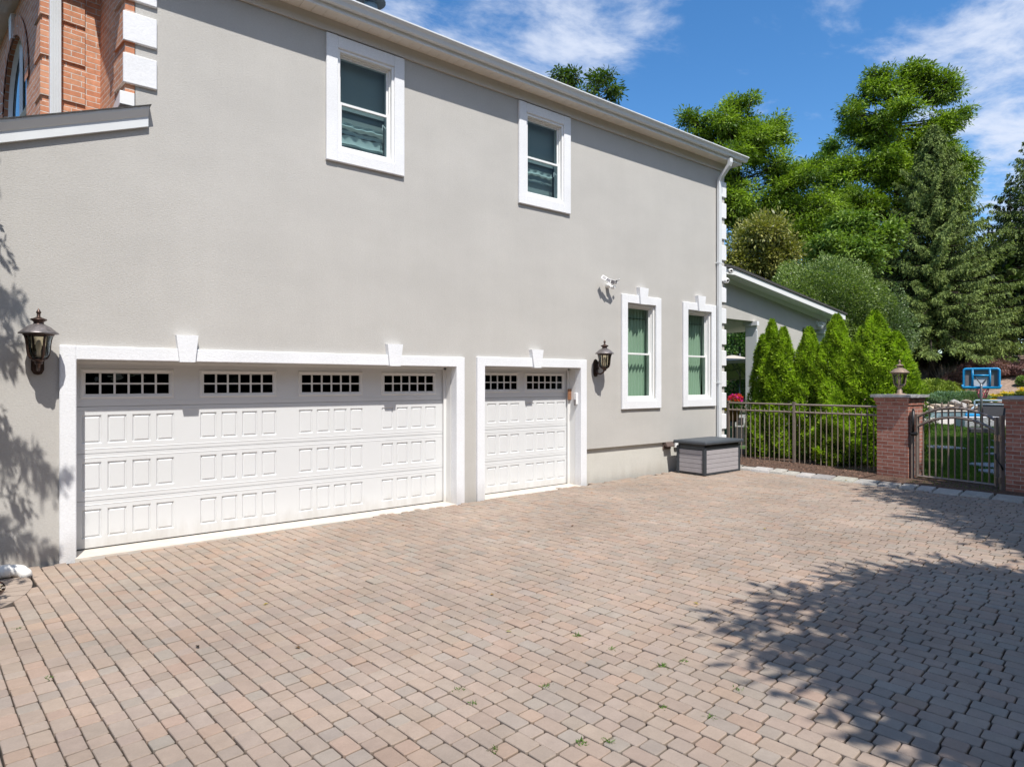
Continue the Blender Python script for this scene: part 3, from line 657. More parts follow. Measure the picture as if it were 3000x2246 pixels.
# windows ------------------------------------------------------
def wavy(x0, x1, z0, z1, y, amp, wl, seed, m, parent, name='curtain', hem=0.0, n=90, slant=0.0):
    rnd = random.Random(seed); b = MB(); ph = rnd.uniform(0, 6); xs = [x0+(x1-x0)*i/n for i in range(n+1)]
    def yy(x, z): return y+amp*math.sin((x-x0)/wl*6.283+ph+.8*math.sin((x-x0)*7+ph))+amp*.35*math.sin(x*61)
    base = len(b.v)
    for x in xs:
        for z in (z0, (z0+z1)/2, z1):
            b.v.append((x+slant*(z1-z)*(x-x0), yy(x, z), z))
    for i in range(n):
        for j in range(2): b.f.append((i*3+j, (i+1)*3+j, (i+1)*3+j+1, i*3+j+1)); b.uv.append(None); b.sm.append(True)
    return b.build(name, m, parent)
def window(x0, x1, z0, z1, low):
    tw = .162
    tr = frame('window', x0-tw, x1+tw, z0-tw, z1+tw, tw, -.045, .0, 'white_stucco', house)
    D0 = .0 if not low else .03
    fr = frame('frame', x0, x1, z0, z1, .038, D0-.02, .17, 'vinyl', tr, bev=.003)
    fr2 = frame('frame', x0+.036, x1-.036, z0+.036, z1-.036, .018, D0+.03, .17, 'vinyl', tr, bev=.002)
    zi0, zi1, xi0, xi1 = z0+.052, z1-.052, x0+.05, x1-.05
    zm = zi0+(zi1-zi0)*.485
    frame('sash', xi0, xi1, zm-.02, zi1, .030, D0+.062, D0+.088, 'vinyl', tr, bev=.003)
    frame('sash', xi0, xi1, zi0, zm+.018, .036, D0+.036, D0+.061, 'vinyl', tr, bev=.003)
    for (za, zb, y) in ((zm, zi1-.025, D0+.074), (zi0+.03, zm-.02, D0+.048)):
        g = MB(); g.poly([(xi0+.026,y,za),(xi1-.026,y,za),(xi1-.026,y,zb),(xi0+.026,y,zb)]); g.build('pane', 'glass_low' if low else 'glass_up', tr)
    if low:
        b = MB(); b.bbox(x0, x1, -.02, D0+.05, z0, z0+.03, .004); b.build('sill', 'vinyl', tr)
    return tr
for i, (x0, x1, z0, z1) in enumerate(WIN):
    low = i > 1; tr = window(x0, x1, z0, z1, low)
    if low:
        keystone((x0+x1)/2, .275, .19, z1-.005, z1+.32, tr)
        if i == 2: wavy(x0-.05, x1+.40, z0, z1, .26, .026, .105, 3, 'drape', tr)
        else:
            wavy(x0-.05, x1+.16, z0, z1, .26, .026, .10, 9, 'drape', tr, slant=-.10)
    else:
        # dark screen behind the upper sash and a gathered roman shade below
        zm = (z0+z1)/2
        b = MB(); b.poly([(x0,.22,zm-.02),(x1,.22,zm-.02),(x1,.22,z1),(x0,.22,z1)]); b.build('blind', 'shade_dark', tr)
        b = MB(); n = 60
        def shade_strip(za, zb, y, sag, fr, th=.0):
            base = len(b.v)
            for j in range(n+1):
                x = x0+.05+(x1-x0-.1)*j/n; t = j/n
                s = sag*math.sin(t*3.14)**2*.0+.007*math.sin(t*11+fr)+.003*math.sin(t*29+fr*2)
                for q, zz in enumerate((za, (za+zb)/2, zb)): b.v.append((x, y+(.02 if q == 1 else 0)+.006*math.sin(t*30+q), zz+s))
            for j in range(n):
                for q in range(2): b.f.append((base+j*3+q, base+(j+1)*3+q, base+(j+1)*3+q+1, base+j*3+q+1)); b.uv.append(None); b.sm.append(True)
        if i == 0:
            for za, zb, y in ((5.52, 5.57, .22), (5.41, 5.46, .23), (5.28, 5.40, .235), (5.25, 5.27, .225)): shade_strip(za, zb, y, 0, i*2+za*9)
        else:
            for za, zb, y in ((5.56, 5.63, .22), (5.42, 5.435, .23)): shade_strip(za, zb, y, 0, i*2+za*9)
        b.build('roman_shade', 'roman', tr)
        b = MB(); b.poly([(x0,.27,z0),(x1,.27,z0),(x1,.27,zm),(x0,.27,zm)]); b.build('blind', 'shade_dark', tr)
        if i == 0:
            b = MB(); b.lathe([(.0,.0),(.03,.0),(.038,.05),(.02,.1),(.0,.11)], (x1-.22,.25,z0+.04), 12); b.lathe([(.0,.0),(.03,.0),(.036,.05),(.02,.1),(.0,.11)], (x1-.13,.25,z0+.04), 12); b.build('figurine', 'roman', tr)
        # screen latch arm
        b = MB(); b.bar((x1-.085,.07,z0+.50), (x1-.12,.10,z0+.56), .012); b.bar((x1-.12,.10,z0+.56),(x1-.12,.10,z0+.48), .012); b.build('latch', 'vinyl', tr)

# ------------------------------------------------------------ brick block of the main house at the left
bh = empty('brick_house', (.9, 1.0, 0), 'orange brick part of the house with an arched window and a white downpipe', 'house')
e1 = Vector((1, .125, 0)).normalized(); e2 = Vector((-.125, 1, 0)).normalized()
P0 = Vector((.958, 1.03, 0)); Q0 = Vector((1.087, 0.0, 0)); P1 = P0 - e1*.5855
def bwall(b, A, B, z0, z1, out=Vector((0,0,0)), u0=0):
    A = A+out; B = B+out; ln = (B-A).length
    b.poly([(A.x,A.y,z0),(B.x,B.y,z0),(B.x,B.y,z1),(A.x,A.y,z1)], [(u0,z0),(u0+ln,z0),(u0+ln,z1),(u0,z1)])
BT = 7.1
b = MB()
bwall(b, P0, Q0, 4.6, 6.78, u0=.1); bwall(b, Q0, Q0+Vector((.10,0,0)), 4.965, 6.79, u0=.0)
b.poly([(1.187,-.0,4.6),(1.187,.2,4.6),(1.187,.2,6.79),(1.187,0,6.79)])
bwall(b, P1, P0, 3.9, BT, u0=.07)
bw = b.build('wall', 'brick', bh)
# left side wall with arched opening
b = MB(); S0, S1 = .98, 2.75; zc = 5.72; ra = (S1-S0)/2; sc_ = (S0+S1)/2
def sp(s, z, dep=0.0):
    p = P1+e2*s+e1*dep; return (p.x, p.y, z)
def suv(s, z): return (s, z)
def spoly(b, pts): b.poly([sp(*p) for p in pts], [suv(p[0], p[1]) for p in pts])
spoly(b, [(0,3.5),(S0,3.5),(S0,BT),(0,BT)][::-1]); spoly(b, [(S1,3.5),(4.5,3.5),(4.5,BT),(S1,BT)][::-1])
na = 16
for i in range(na):
    a0, a1 = math.pi*i/na, math.pi*(i+1)/na
    q0 = (sc_-ra*math.cos(a0), zc+ra*math.sin(a0)); q1 = (sc_-ra*math.cos(a1), zc+ra*math.sin(a1))
    spoly(b, [q0, q1, (q1[0], BT), (q0[0], BT)])
    b.poly([sp(*q0), sp(*q1), sp(*q1, .12), sp(*q0, .12)], [(0,i*.1),(0,(i+1)*.1),(.12,(i+1)*.1),(.12,i*.1)])
for s in (S0, S1): b.poly([sp(s,3.5), sp(s,zc), sp(s,zc,.12), sp(s,3.5,.12)], [(0,3.5),(0,zc),(.12,zc),(.12,3.5)])
b.build('wall', 'brick', bh)
# soldier arch, keystone, window
b = MB()
for i in range(22):
    a0, a1 = math.pi*i/22+.006, math.pi*(i+1)/22-.006
    pts = [(sc_-r*math.cos(a), zc+r*math.sin(a)) for r, a in ((ra, a0), (ra+.24, a0), (ra+.24, a1), (ra, a1))]
    b.poly([sp(*p, -.02) for p in pts], [(.02,.02+i*.0676),(.2,.02+i*.0676),(.2,.065+i*.0676),(.02,.065+i*.0676)])
b.build('brick_arch', 'brick', bh)
b = MB(); pts = [(sc_-.07, zc+ra-.02), (sc_+.07, zc+ra-.02), (sc_+.11, zc+ra+.3), (sc_-.11, zc+ra+.3)]
b.poly([sp(*p, -.05) for p in pts]); b.poly([sp(*pts[0], -.05), sp(*pts[3], -.05), sp(*pts[3], .0), sp(*pts[0], .0)]); b.build('keystone', 'white_stucco', bh)
b = MB()
ps = [(sc_-ra*math.cos(math.pi*i/16), zc+ra*math.sin(math.pi*i/16)) for i in range(17)]
path = [(S0, 3.6)]+ps+[(S1, 3.6)]
b.tube([sp(p[0], p[1], .09) for p in path], .045, 4); b.tube([sp(sc_, 3.6, .09), sp(sc_, zc+ra, .09)], .035, 4); b.tube([sp(S0, zc-.15, .09), sp(S1, zc-.15, .09)], .035, 4)
wf = b.build('window', 'white', bh)
b = MB(); b.poly([sp(S0,3.6,.10)]+[sp(p[0], p[1], .10) for p in ps]+[sp(S1,3.6,.10)]); b.build('pane', 'glass_up', wf)
b = MB(); b.poly([sp(S0-.3,3.4,.5), sp(S1+.3,3.4,.5), sp(S1+.3,BT,.5), sp(S0-.3,BT,.5)]); b.build('interior', 'dark', bh)
# brick quoins, every seven courses, and the corner of the stucco wing
def qblock(b, C, da, db, la, lb, z0, z1, th=.022):
    """L-shaped block on corner C: along +da for la, along +db for lb; th proud"""
    oa = -db*th; ob = -da*th; C2 = C+oa+ob
    A = C2+da*(la+th); B = C2+db*(lb+th)
    for (p, q, uo) in ((C2, A, 0.0), (C2, B, .1)):
        l = (q-p).length; b.poly([(p.x,p.y,z0),(q.x,q.y,z0),(q.x,q.y,z1),(p.x,p.y,z1)], [(uo,z0),(uo+l,z0),(uo+l,z1),(uo,z1)])
    for zz in (z0, z1):
        i1 = C+da*la; i2 = C+db*lb
        b.poly([(C2.x,C2.y,zz),(A.x,A.y,zz),(i1.x,i1.y,zz),(C.x,C.y,zz)], [(0,zz)]*4); b.poly([(C2.x,C2.y,zz),(C.x,C.y,zz),(i2.x,i2.y,zz),(B.x,B.y,zz)], [(0,zz)]*4)
    b.poly([(A.x,A.y,z0),((C+da*la).x,(C+da*la).y,z0),((C+da*la).x,(C+da*la).y,z1),(A.x,A.y,z1)], [(0,z0),(.02,z0),(.02,z1),(0,z1)])
    b.poly([(B.x,B.y,z0),((C+db*lb).x,(C+db*lb).y,z0),((C+db*lb).x,(C+db*lb).y,z1),(B.x,B.y,z1)], [(0,z0),(.02,z0),(.02,z1),(0,z1)])
for z0 in (6.66, 6.195, 5.724, 5.255, 4.784, 4.313):
    b = MB(); qblock(b, P1, e1, e2, .42, .36, z0+.01, z0+.40); b.build('brick_quoin', 'brick', bh)
    if z0 < 5: continue
    b = MB(); qblock(b, Q0, Vector((1,0,0)), Vector((-.124,.992,0)), .095, .36, z0-.002, z0+.335); b.build('brick_quoin', 'brick', bh)
# brick house eave and roof
b = MB()
A = P1-e1*.32-e2*.32; Bp = P0-e2*.32; Cc = P1-e1*.32+e2*4.5
b.poly([(A.x,A.y,6.98),(Bp.x+.3,Bp.y,6.98),(P0.x+.3,P0.y,6.98),((P1-e1*.32).x,(P1-e1*.32).y,6.98)]); b.poly([(A.x,A.y,6.98),(Cc.x,Cc.y,6.98),((P1+e2*4.5).x,(P1+e2*4.5).y,6.98),((P1).x,(P1).y,6.98)])
b.poly([(A.x,A.y,6.98),(Bp.x+.3,Bp.y,6.98),(Bp.x+.3,Bp.y,7.14),(A.x,A.y,7.14)]); b.poly([(A.x,A.y,6.98),(Cc.x,Cc.y,6.98),(Cc.x,Cc.y,7.14),(A.x,A.y,7.14)])
ev = b.build('eave', 'gutter', bh)
b = MB(); rr = P0+e2*4+Vector((2,0,0)); b.poly([(A.x,A.y,7.14),(Bp.x+3,Bp.y+.3,7.14),(Bp.x+3,Bp.y+5,10.0),(A.x+3,A.y+5,10.0)]); b.poly([(A.x,A.y,7.14),(Cc.x,Cc.y,7.14),(A.x+3,A.y+5,10.0)]); b.build('roof', 'shingle', bh)
b = MB(); pp = P1+e1*.115-e2*.06
base_pts = [(pp.x, pp.y, 7.0), (pp.x, pp.y, 4.3)]
wx, wy = .055, .045
for sgn in (1,):
    prof = [(-wx,-wy*.8),(-wx*.85,-wy)]
    for i in range(6):
        t = -.7+i*.28; prof += [(wx*(t-.05), -wy), (wx*(t-.02), -wy*.86), (wx*(t+.02), -wy*.86), (wx*(t+.05), -wy)]
    prof += [(wx*.9,-wy),(wx,-wy*.8),(wx,wy),(-wx,wy)]
    mt = Matrix.Translation((pp.x, pp.y, 0)) @ Matrix.Rotation(math.atan2(.125, 1), 4, 'Z')
    b.prism(prof, 4.2, 7.0, 'z', mt)
b.build('downspout', 'gutter', bh)

# small lean-to rake over the left end of the facade
lr = MB(); mt = None
z_r, z_l = 5.03, 3.90; xr, xl = 1.31, -1.7
def rake(b, prof, xa, xb, za, zb):
    n = len(prof)
    for i in range(n):
        j = (i+1) % n
        b.poly([(xa,prof[i][0],za+prof[i][1]),(xb,prof[i][0],zb+prof[i][1]),(xb,prof[j][0],zb+prof[j][1]),(xa,prof[j][0],za+prof[j][1])])
    b.poly([(xa,p[0],za+p[1]) for p in prof]); b.poly([(xb,p[0],zb+p[1]) for p in prof][::-1])
zl_ = 5.03-(1.31-xl)*.374
rake(lr, [(-.002,-.215),(-.045,-.215),(-.045,-.105),(-.06,-.095),(-.10,-.03),(-.105,-.012),(-.105,-.002),(-.002,-.002)], xl, xr, zl_, z_r)
smallroof = lr.build('rake_board', 'gutter', house)
b = MB(); zz = 5.035-(1.31-xl)*.374; b.poly([(xl,-.115,zz),(xr+.02,-.115,5.042),(xr+.02,.9,5.042),(xl,4,zz)]); b.poly([(xl,-.115,zz-.008),(xr+.02,-.115,5.034),(xr+.02,-.115,5.048),(xl,-.115,zz+.006)])
b.poly([(xl,-.115,zz+.006),(xr+.02,-.115,5.048),(xr+.02,.0,5.048),(xl,.0,zz+.006)]); b.build('rake_roof', 'shingle', house)
# flashing box where the little roof meets the corner
b = MB(); b.bbox(1.03, 1.175, -.045, .5, 5.0, 5.15, .006); b.build('gutter_end', 'vinyl', house)

# roof vent above the ridge line near the eave (metal cap on legs)
rv = empty('roof_vent', (3.9, .45, 7.2), 'blue-grey metal vent cap standing on the roof above the eave', 'roof vent')
vp = py_(1112, 22, .25); vx, vz = vp.x, vp.z
b = MB(); b.lathe([(.0,.20),(.05,.19),(.14,.13),(.19,.10),(.215,.06),(.215,.045),(.0,.045)], (vx-.14,.25,vz-.02), 20); b.build('cap', 'palebl', rv)
b = MB()
for dx in (-.09,.09): b.bar((vx-.14+dx,.25,vz-.26), (vx-.14+dx,.25,vz+.04), .02)
b.lathe([(.1,-.30),(.1,-.02),(.0,-.02)], (vx-.14,.25,vz), 14); b.build('stem', 'palebl', rv)
for c in kids(rv): c.matrix_parent_inverse = Matrix.Translation(-Vector((3.9,.45,7.2)))

# ================================================================ lanterns
def lantern(base, mroof, mcage, parent, s=1.0, bars=4, rot=0.0, z0=0.0):
    """base: (x,y,z) of the underside of the cage"""
    x, y, z = base; S = lambda pr: [(r*s, q*s) for r, q in pr]
    b = MB(); b.lathe(S([(.128,.288),(.165,.292),(.168,.300),(.160,.308),(.135,.330),(.098,.365),(.062,.385),(.050,.392)]), base, 32, flute=.02, nfl=16)
    b.lathe(S([(.128,.288),(.10,.289),(.0,.289)]), base, 24)
    rf = b.build('lamp_roof', mroof, parent)
    b = MB(); b.lathe(S([(.050,.390),(.043,.40),(.045,.415),(.068,.430),(.073,.437),(.066,.444),(.030,.458),(.016,.468),(.014,.478),(.020,.484),(.012,.490)]), base, 20)
    b.lathe(S([(.010,.488),(.021,.503),(.022,.513),(.015,.527),(.006,.542),(.0,.555)]), base, 14)
    b.build('finial', mcage, parent)
    prof = [(.052,.035),(.078,.052),(.094,.09),(.101,.14),(.104,.19),(.111,.235),(.126,.285)]
    b = MB()
    for k in range(bars):
        a = rot+2*math.pi*k/bars; ca, sa = math.cos(a), math.sin(a)
        b.tube([(x+ca*r*s, y+sa*r*s, z+q*s) for r, q in prof], [.012*s]*7, 6)
    b.lathe(S([(.0,-.02),(.030,-.015),(.036,.0),(.028,.008),(.05,.02),(.062,.034),(.055,.042),(.0,.045)]), base, 20)
    b.lathe(S([(.122,.272),(.132,.276),(.132,.290),(.122,.290),(.122,.272)]), base, 24); b.build('cage', mcage, parent)
    b = MB(); b.lathe(S([(.045,.043),(.072,.055),(.087,.09),(.094,.14),(.097,.19),(.104,.235),(.118,.275)]), base, 24); b.build('glass', 'seed_glass', parent)
    b = MB(); b.lathe(S([(.0,.045),(.016,.045),(.016,.12),(.024,.15),(.026,.19),(.016,.225),(.0,.235)]), base, 12); b.build('bulb', 'bulb', parent)
def wall_lantern(X, zt, label):
    """X of the back plate, zt height of the finial tip"""
    Y = -.235; zb = zt-.555
    t = empty('wall_lantern', (X, 0, zb), label, 'wall lantern', 'wall lanterns on the garage front')
    lantern((X, Y, zb), 'pewter', 'bronze', t, rot=.4)
    b = MB(); oc = [(-.055,-.12),(-.035,-.16),(0,-.17),(.035,-.16),(.055,-.12),(.055,.10),(.035,.14),(0,.155),(-.035,.14),(-.055,.10)]
    zc = zb+.05
    b.prism([(X+p, zc+q) for p, q in oc], -.016, -.001, 'y'); b.prism([(X+p*.75, zc+q*.85) for p, q in oc], -.036, -.014, 'y'); b.build('backplate', 'bronze', t)
    b = MB(); pts = []
    for i in range(15):
        q = i/14; a = math.pi*(1.0+q*1.0)
        pts.append((X, -.03+(Y+.03)*(.5-.5*math.cos(q*math.pi)), zc-.05-.085*math.sin(q*math.pi)+q*.03))
    pts.append((X, Y, zb-.01)); b.tube(pts, [.017]*8+[.015]*8, 8)
    b.tube([(X, -.03, zc+.07), (X, -.09, zc+.085), (X, -.11, zc+.03), (X, -.075, zc-.01), (X, -.06, zc+.02)], .010, 7)
    b.tube([(X, -.03, zc-.05), (X, -.075, zc-.0), (X, -.10, zc-.04)], .009, 7); b.build('arm', 'bronze', t)
    return t
wall_lantern(.300, 2.664, 'bronze carriage lantern on the stucco left of the double garage door')
wall_lantern(8.585, 2.700, 'bronze carriage lantern between the single garage door and the tall window')

# ================================================================ small things on the wall
def at_wall(px, py, Y=0.0): return py_(px, py, Y)
c0 = at_wall(1781, 836, -.05)
sf = empty('solar_floodlight', c0, 'white solar floodlight with fanned panels high on the wall', 'solar light')
b = MB(); 
pan = MB(); cell = MB()
def card(bm, cm, c, ux, uy, w, h, th):
    ux = ux.normalized(); uy = (uy-ux*uy.dot(ux)).normalized(); n = ux.cross(uy)
    mt = Matrix.Translation(c) @ Matrix(((ux.x,uy.x,n.x),(ux.y,uy.y,n.y),(ux.z,uy.z,n.z))).to_4x4()
    bm.bbox(-w/2, w/2, -h/2, h/2, -th/2, th/2, .003, mt)
    for sg in (1, -1): cm.poly([tuple(mt @ Vector(p)) for p in ((-w*.38,-h*.38,sg*(th/2+.001)),(w*.38,-h*.38,sg*(th/2+.001)),(w*.38,h*.38,sg*(th/2+.001)),(-w*.38,h*.38,sg*(th/2+.001)))])
cards = [(1770,813,-.15,(.6,-.6,-.5),(.45,.1,.6),.10,.09),(1782,820,-.17,(.8,-.3,-.35),(.5,.1,.6),.11,.085),(1795,825,-.19,(1,-.1,-.15),(.4,-.2,.6),.12,.085),(1805,822,-.20,(1,.3,.05),(.3,-.5,.5),.07,.07),(1812,819,-.18,(.9,.5,.2),(.2,-.6,.5),.05,.06)]
for i, (a, c, Y, ux, uy, w_, h_) in enumerate(cards):
    pm, cm = MB(), MB(); card(pm, cm, py_(a, c, Y), Vector(ux), Vector(uy), w_, h_, .012)
    p = pm.build('panel', 'vinyl', sf); cm.build('cell', 'pvc_cell', p)
b = MB(); q = at_wall(1781, 834, 0); b.tube([(q.x-.03, 0, q.z-.02), (q.x-.03, -.10, q.z-.01)], .045, 14); b.tube([(q.x, -.10, q.z-.0), (q.x+.05, -.19, q.z+.03)], .02, 10); b.tube([(q.x+.0,-.09,q.z-.05),(q.x+.02,-.16,q.z-.06)], .032, 12); b.build('mount', 'vinyl', sf)

def sec_camera(c, d, label):
    t = empty('security_camera', c, label, 'camera', 'security cameras at the roof corner')
    d = Vector(d).normalized(); c = Vector(c); mt = Matrix.Translation(c) @ d.to_track_quat('Z', 'Y').to_matrix().to_4x4()
    b = MB(); b.lathe([(.0,-.07),(.055,-.07),(.062,-.05),(.064,.0),(.06,.02),(.045,.035),(.03,.038),(.03,.03)], (0,0,0), 20, mt=mt); b.build('housing', 'vinyl', t)
    b = MB(); b.lathe([(.0,.028),(.031,.028),(.031,.034),(.012,.042),(.0,.043)], (0,0,0), 14, mt=mt); b.build('lens', 'black', t)
    return t
# ================================================================ crawl vent, outlet, keypad
v0 = at_wall(1951, 1297, .05); 
t = empty('vent_hood', (v0.x, 0, v0.z), 'brown plastic dryer vent hood low on the wall left of the deck box', 'vent')
b = MB(); x0 = v0.x-.10; x1 = v0.x+.13; z1 = .72; b.prism([(.05, z1-.01), (-.02, z1-.02), (-.07, z1-.10), (-.065, z1-.115), (.05, z1-.075)], x0, x1, 'x'); b.build('hood', 'rubber_brown', t)
b = MB(); b.bbox(x0-.01, x1+.01, .03, .054, z1-.17, z1-.0, .004); b.build('plate', 'rubber_brown', t)
v1 = at_wall(1979, 1301, .04)
t = empty('outlet_box', (v1.x, .04, v1.z), 'small white outlet box beside the brown vent at the deck box', 'outlet box')
b = MB(); b.bbox(v1.x-.05, v1.x+.05, -.0, .054, v1.z-.06, v1.z+.07, .008); b.build('cover', 'vinyl', t)
b = MB(); b.bbox(v1.x-.035, v1.x+.035, -.012, .0, v1.z-.05, v1.z-.0, .004); b.build('flap', 'vinyl', t)
kz = 1.62
t = empty('door_keypad', (8.17, .08, kz), 'white keypad on the right jamb of the single garage door', 'keypad')
b = MB(); b.bbox(8.135, 8.179, .04, .10, kz-.10, kz+.11, .006); b.build('body', 'vinyl', t)
b = MB(); b.bbox(8.125, 8.136, .045, .095, kz-.12, kz-.01, .003); b.build('cover', 'grey_mesh', t)
b = MB(); b.bbox(8.10, 8.178, .21, .235, 1.60, 1.80, .003); tag(b.build('wood_block', 'wood'), 'small orange wooden block beside the keypad on the garage jamb', 'wood block')

# ================================================================ deck box
F_ = Vector((10.718, -.87, 0)); bx0, bx1, by0, by1 = 10.72, 11.96, -.88, -.20; gz = float(H(11.2))
t = empty('storage_box', (11.3, -.5, gz), 'grey and charcoal deck box against the wall corner', 'deck box')
b = MB()
for (xa, ya) in ((bx0, by0), (bx1-.07, by0), (bx0, by1-.07), (bx1-.07, by1-.07)): b.bbox(xa, xa+.07, ya, ya+.07, gz, gz+.56, .012)
for z in (gz, gz+.49): b.bbox(bx0+.02, bx1-.02, by0+.008, by1-.008, z+.005, z+(.04 if z == gz else .07), .004)
b.build('frame', 'box_dark', t)
zz = gz+.042; n = 5; hh = .448/n
for k in range(n):
    b = MB(); b.bbox(bx0+.06, bx1-.06, by0+.012, by1-.012, zz+k*hh+.003, zz+(k+1)*hh-.003, .004); b.bbox(bx0+.012, bx1-.012, by0+.06, by1-.06, zz+k*hh+.003, zz+(k+1)*hh-.003, .004)
    b.build('panel', 'box_panel', t)
b = MB(); b.bbox(bx0+.03, bx1-.03, by0+.03, by1-.03, gz+.02, gz+.60, .004); b.build('liner', 'black', t)
b = MB(); b.bbox(bx0-.035, bx1+.04, by0-.05, by1+.05, gz+.605, gz+.665, .012); b.bbox(bx0+.03, bx1-.03, by0+.02, by1-.02, gz+.664, gz+.672, .003); b.build('lid', mat('charcoal_lid', (.062,.072,.085), .5, var=.1, vscale=14), t)

# ================================================================ drain elbow, planting bed corner
t = empty('drain_pipe', (.08, -.30, .05), 'white plastic drain elbow at the foot of the wall on the left', 'drain pipe')
e0 = gpz = None
def gpt(px, py, z=0.0):
    v = (py-1122)/FPX; return pd(px, py, (CZ-z)/v)
pe = gpt(84, 1686, .0); ps_ = gpt(20, 1688, .0)
b = MB(); cx_, cy_ = pe.x, pe.y
b.tube([(cx_-1.2, cy_+.06, .075), (cx_-.19, cy_+.03, .075), (cx_-.11, cy_+.025, .073), (cx_-.06, cy_+.02, .058), (cx_-.025, cy_+.0, .028), (cx_-.015, cy_-.01, -.01)], [.055,.055,.057,.057,.055,.052], 18); b.build('elbow', 'pvc', t)
b = MB(); b.tube([(cx_-.25, cy_+.033, .075), (cx_-.14, cy_+.027, .075)], .064, 18); b.build('collar', 'pvc', t)
# curved paver border round the bed
cc = np.array([-.85, -.70]); P, Cl = [], []
for k in range(22):
    a0 = R(-150+k*8.6); a1 = R(-150+(k+1)*8.6-.35); r0, r1 = .885, 1.085
    for q_ in range(3):
        b0, b1 = a0+(a1-a0)*q_/3, a0+(a1-a0)*(q_+1)/3
        q = lambda r, a, z: (cc[0]+r*math.cos(a), min(cc[1]+r*math.sin(a), -.01), z)
        cl = np.array([.325,.262,.215])*(1+.05*math.sin(k*2.3))
        P += [[q(r0,b0,.007),q(r1,b0,.007),q(r1,b1,.007),q(r0,b1,.007)], [q(r1,b0,.007),q(r1,b0,-.03),q(r1,b1,-.03),q(r1,b1,.007)]]; Cl += [cl, cl]
tag(quads('path_border', P, 'paver', Cl), kind='structure')
P = [[(cc[0], cc[1], -.016), (cc[0]+1.0*math.cos(a), min(cc[1]+1.0*math.sin(a), -.005), -.016), (cc[0]+1.0*math.cos(a+.2), min(cc[1]+1.0*math.sin(a+.2), -.005), -.016)] for a in np.arange(0, 6.28, .2)]
tag(quads('planting_bed', P, 'mulch', np.array([[.1,.07,.05]]*len(P))), kind='structure')
n = 2600; pc = np.stack([rng.uniform(-1.5, .10, n), rng.uniform(-1.6, -.02, n), np.zeros(n)], 1); pc = pc[(pc[:,0]-cc[0])**2+(pc[:,1]-cc[1])**2 < .88**2]
def stones(pc, sz, pal, name, m, kind='stuff', flat=.6):
    ico = np.array([(0,0,1),(.894,0,.447),(.276,.851,.447),(-.724,.526,.447),(-.724,-.526,.447),(.276,-.851,.447),(.724,.526,-.447),(-.276,.851,-.447),(-.894,0,-.447),(-.276,-.851,-.447),(.724,-.526,-.447),(0,0,-1)])
    fc = [(0,1,2),(0,2,3),(0,3,4),(0,4,5),(0,5,1),(1,6,2),(2,7,3),(3,8,4),(4,9,5),(5,10,1),(6,7,2),(7,8,3),(8,9,4),(9,10,5),(10,6,1),(11,7,6),(11,8,7),(11,9,8),(11,10,9),(11,6,10)]
    out, col = [], []
    for p, s in zip(pc, sz):
        q = ico*(1+rng.normal(0, .18, (12, 1)))*s*np.array([1, rng.uniform(.6, 1), flat*rng.uniform(.7, 1.2)]); a = rng.uniform(0, 6.28)
        q = np.stack([q[:,0]*math.cos(a)-q[:,1]*math.sin(a), q[:,0]*math.sin(a)+q[:,1]*math.cos(a), q[:,2]], 1)+p
        c = np.array(pal[rng.integers(len(pal))])*rng.uniform(.8, 1.2)
        for f in fc: out.append(q[list(f)]); col.append(c)
    return out, col
o_, c_ = stones(pc, rng.uniform(.008, .02, len(pc)), [(.35,.30,.26),(.20,.09,.07),(.42,.40,.36),(.5,.42,.3),(.12,.08,.06)], '', '')
tag(quads('pebbles', o_, 'chip', c_), kind='stuff')

# ================================================================ kerb, bed, fence, piers, gate
def kx(y): return 12.15+.029*(y+.8)     # drive side edge of the kerb stones
P_, C_ = [], []; y = .0
kb = MB(); kcols = []
y = .05; rnd = random.Random(5); ob_v = []; colv = []
P_, C_ = [], []
while y > -6.6:
    l = rnd.uniform(.26, .42); xa = kx(y)+rnd.uniform(-.02, .02); xb = xa+.30+rnd.uniform(-.03, .03); g = .004; za = float(H(12.2))-.004; h = .028+rnd.uniform(-.006, .008)
    ya, yb = y-g, y-l
    mid = (ya+yb)/2
    cl = np.array([.37,.355,.32])*rnd.uniform(.8, 1.15)*np.array([1, rnd.uniform(.97, 1.02), rnd.uniform(.94, 1.05)])
    i = .022; T = [(xa+i+rnd.uniform(0,.02),ya-i,za+h*.75),(xb-i,ya-i,za+h+.03),(xb-i,yb+i,za+h+.03),(xa+i+rnd.uniform(0,.02),yb+i,za+h*.75)]; Bt = [(xa,ya,za-.03),(xb,ya,za-.03),(xb,yb,za-.03),(xa,yb,za-.03)]
    P_.append(T); C_.append(cl)
    for k in range(4): P_.append([Bt[k], Bt[(k+1)%4], T[(k+1)%4], T[k]]); C_.append(cl)
    y -= l
tag(quads('kerb', P_, 'kerb', C_), kind='structure')
sheet('mulch_bed', [12.38, 12.8, 13.2, 13.7, 15.2], [-3.05, -2.6, -1.5, -.5, .6, 1.2], 'mulch', .045)
n = 2600; X_ = rng.uniform(12.42, 15.0, n); Y_ = rng.uniform(-3.0, .9, n); pc = np.stack([X_, Y_, H(X_)+.05], 1)
th = rng.uniform(0, 6.28, n); Dd = np.stack([np.cos(th), np.sin(th), rng.normal(0, .25, n)], 1)
tag(quads('bark_chips', leaves(pc, Dd, rng.uniform(.02, .06, n), rng.uniform(.008, .02, n)), 'chip', np.array([.17,.10,.07])[None]*rng.uniform(.4, 2.3, (n, 1))), kind='stuff')

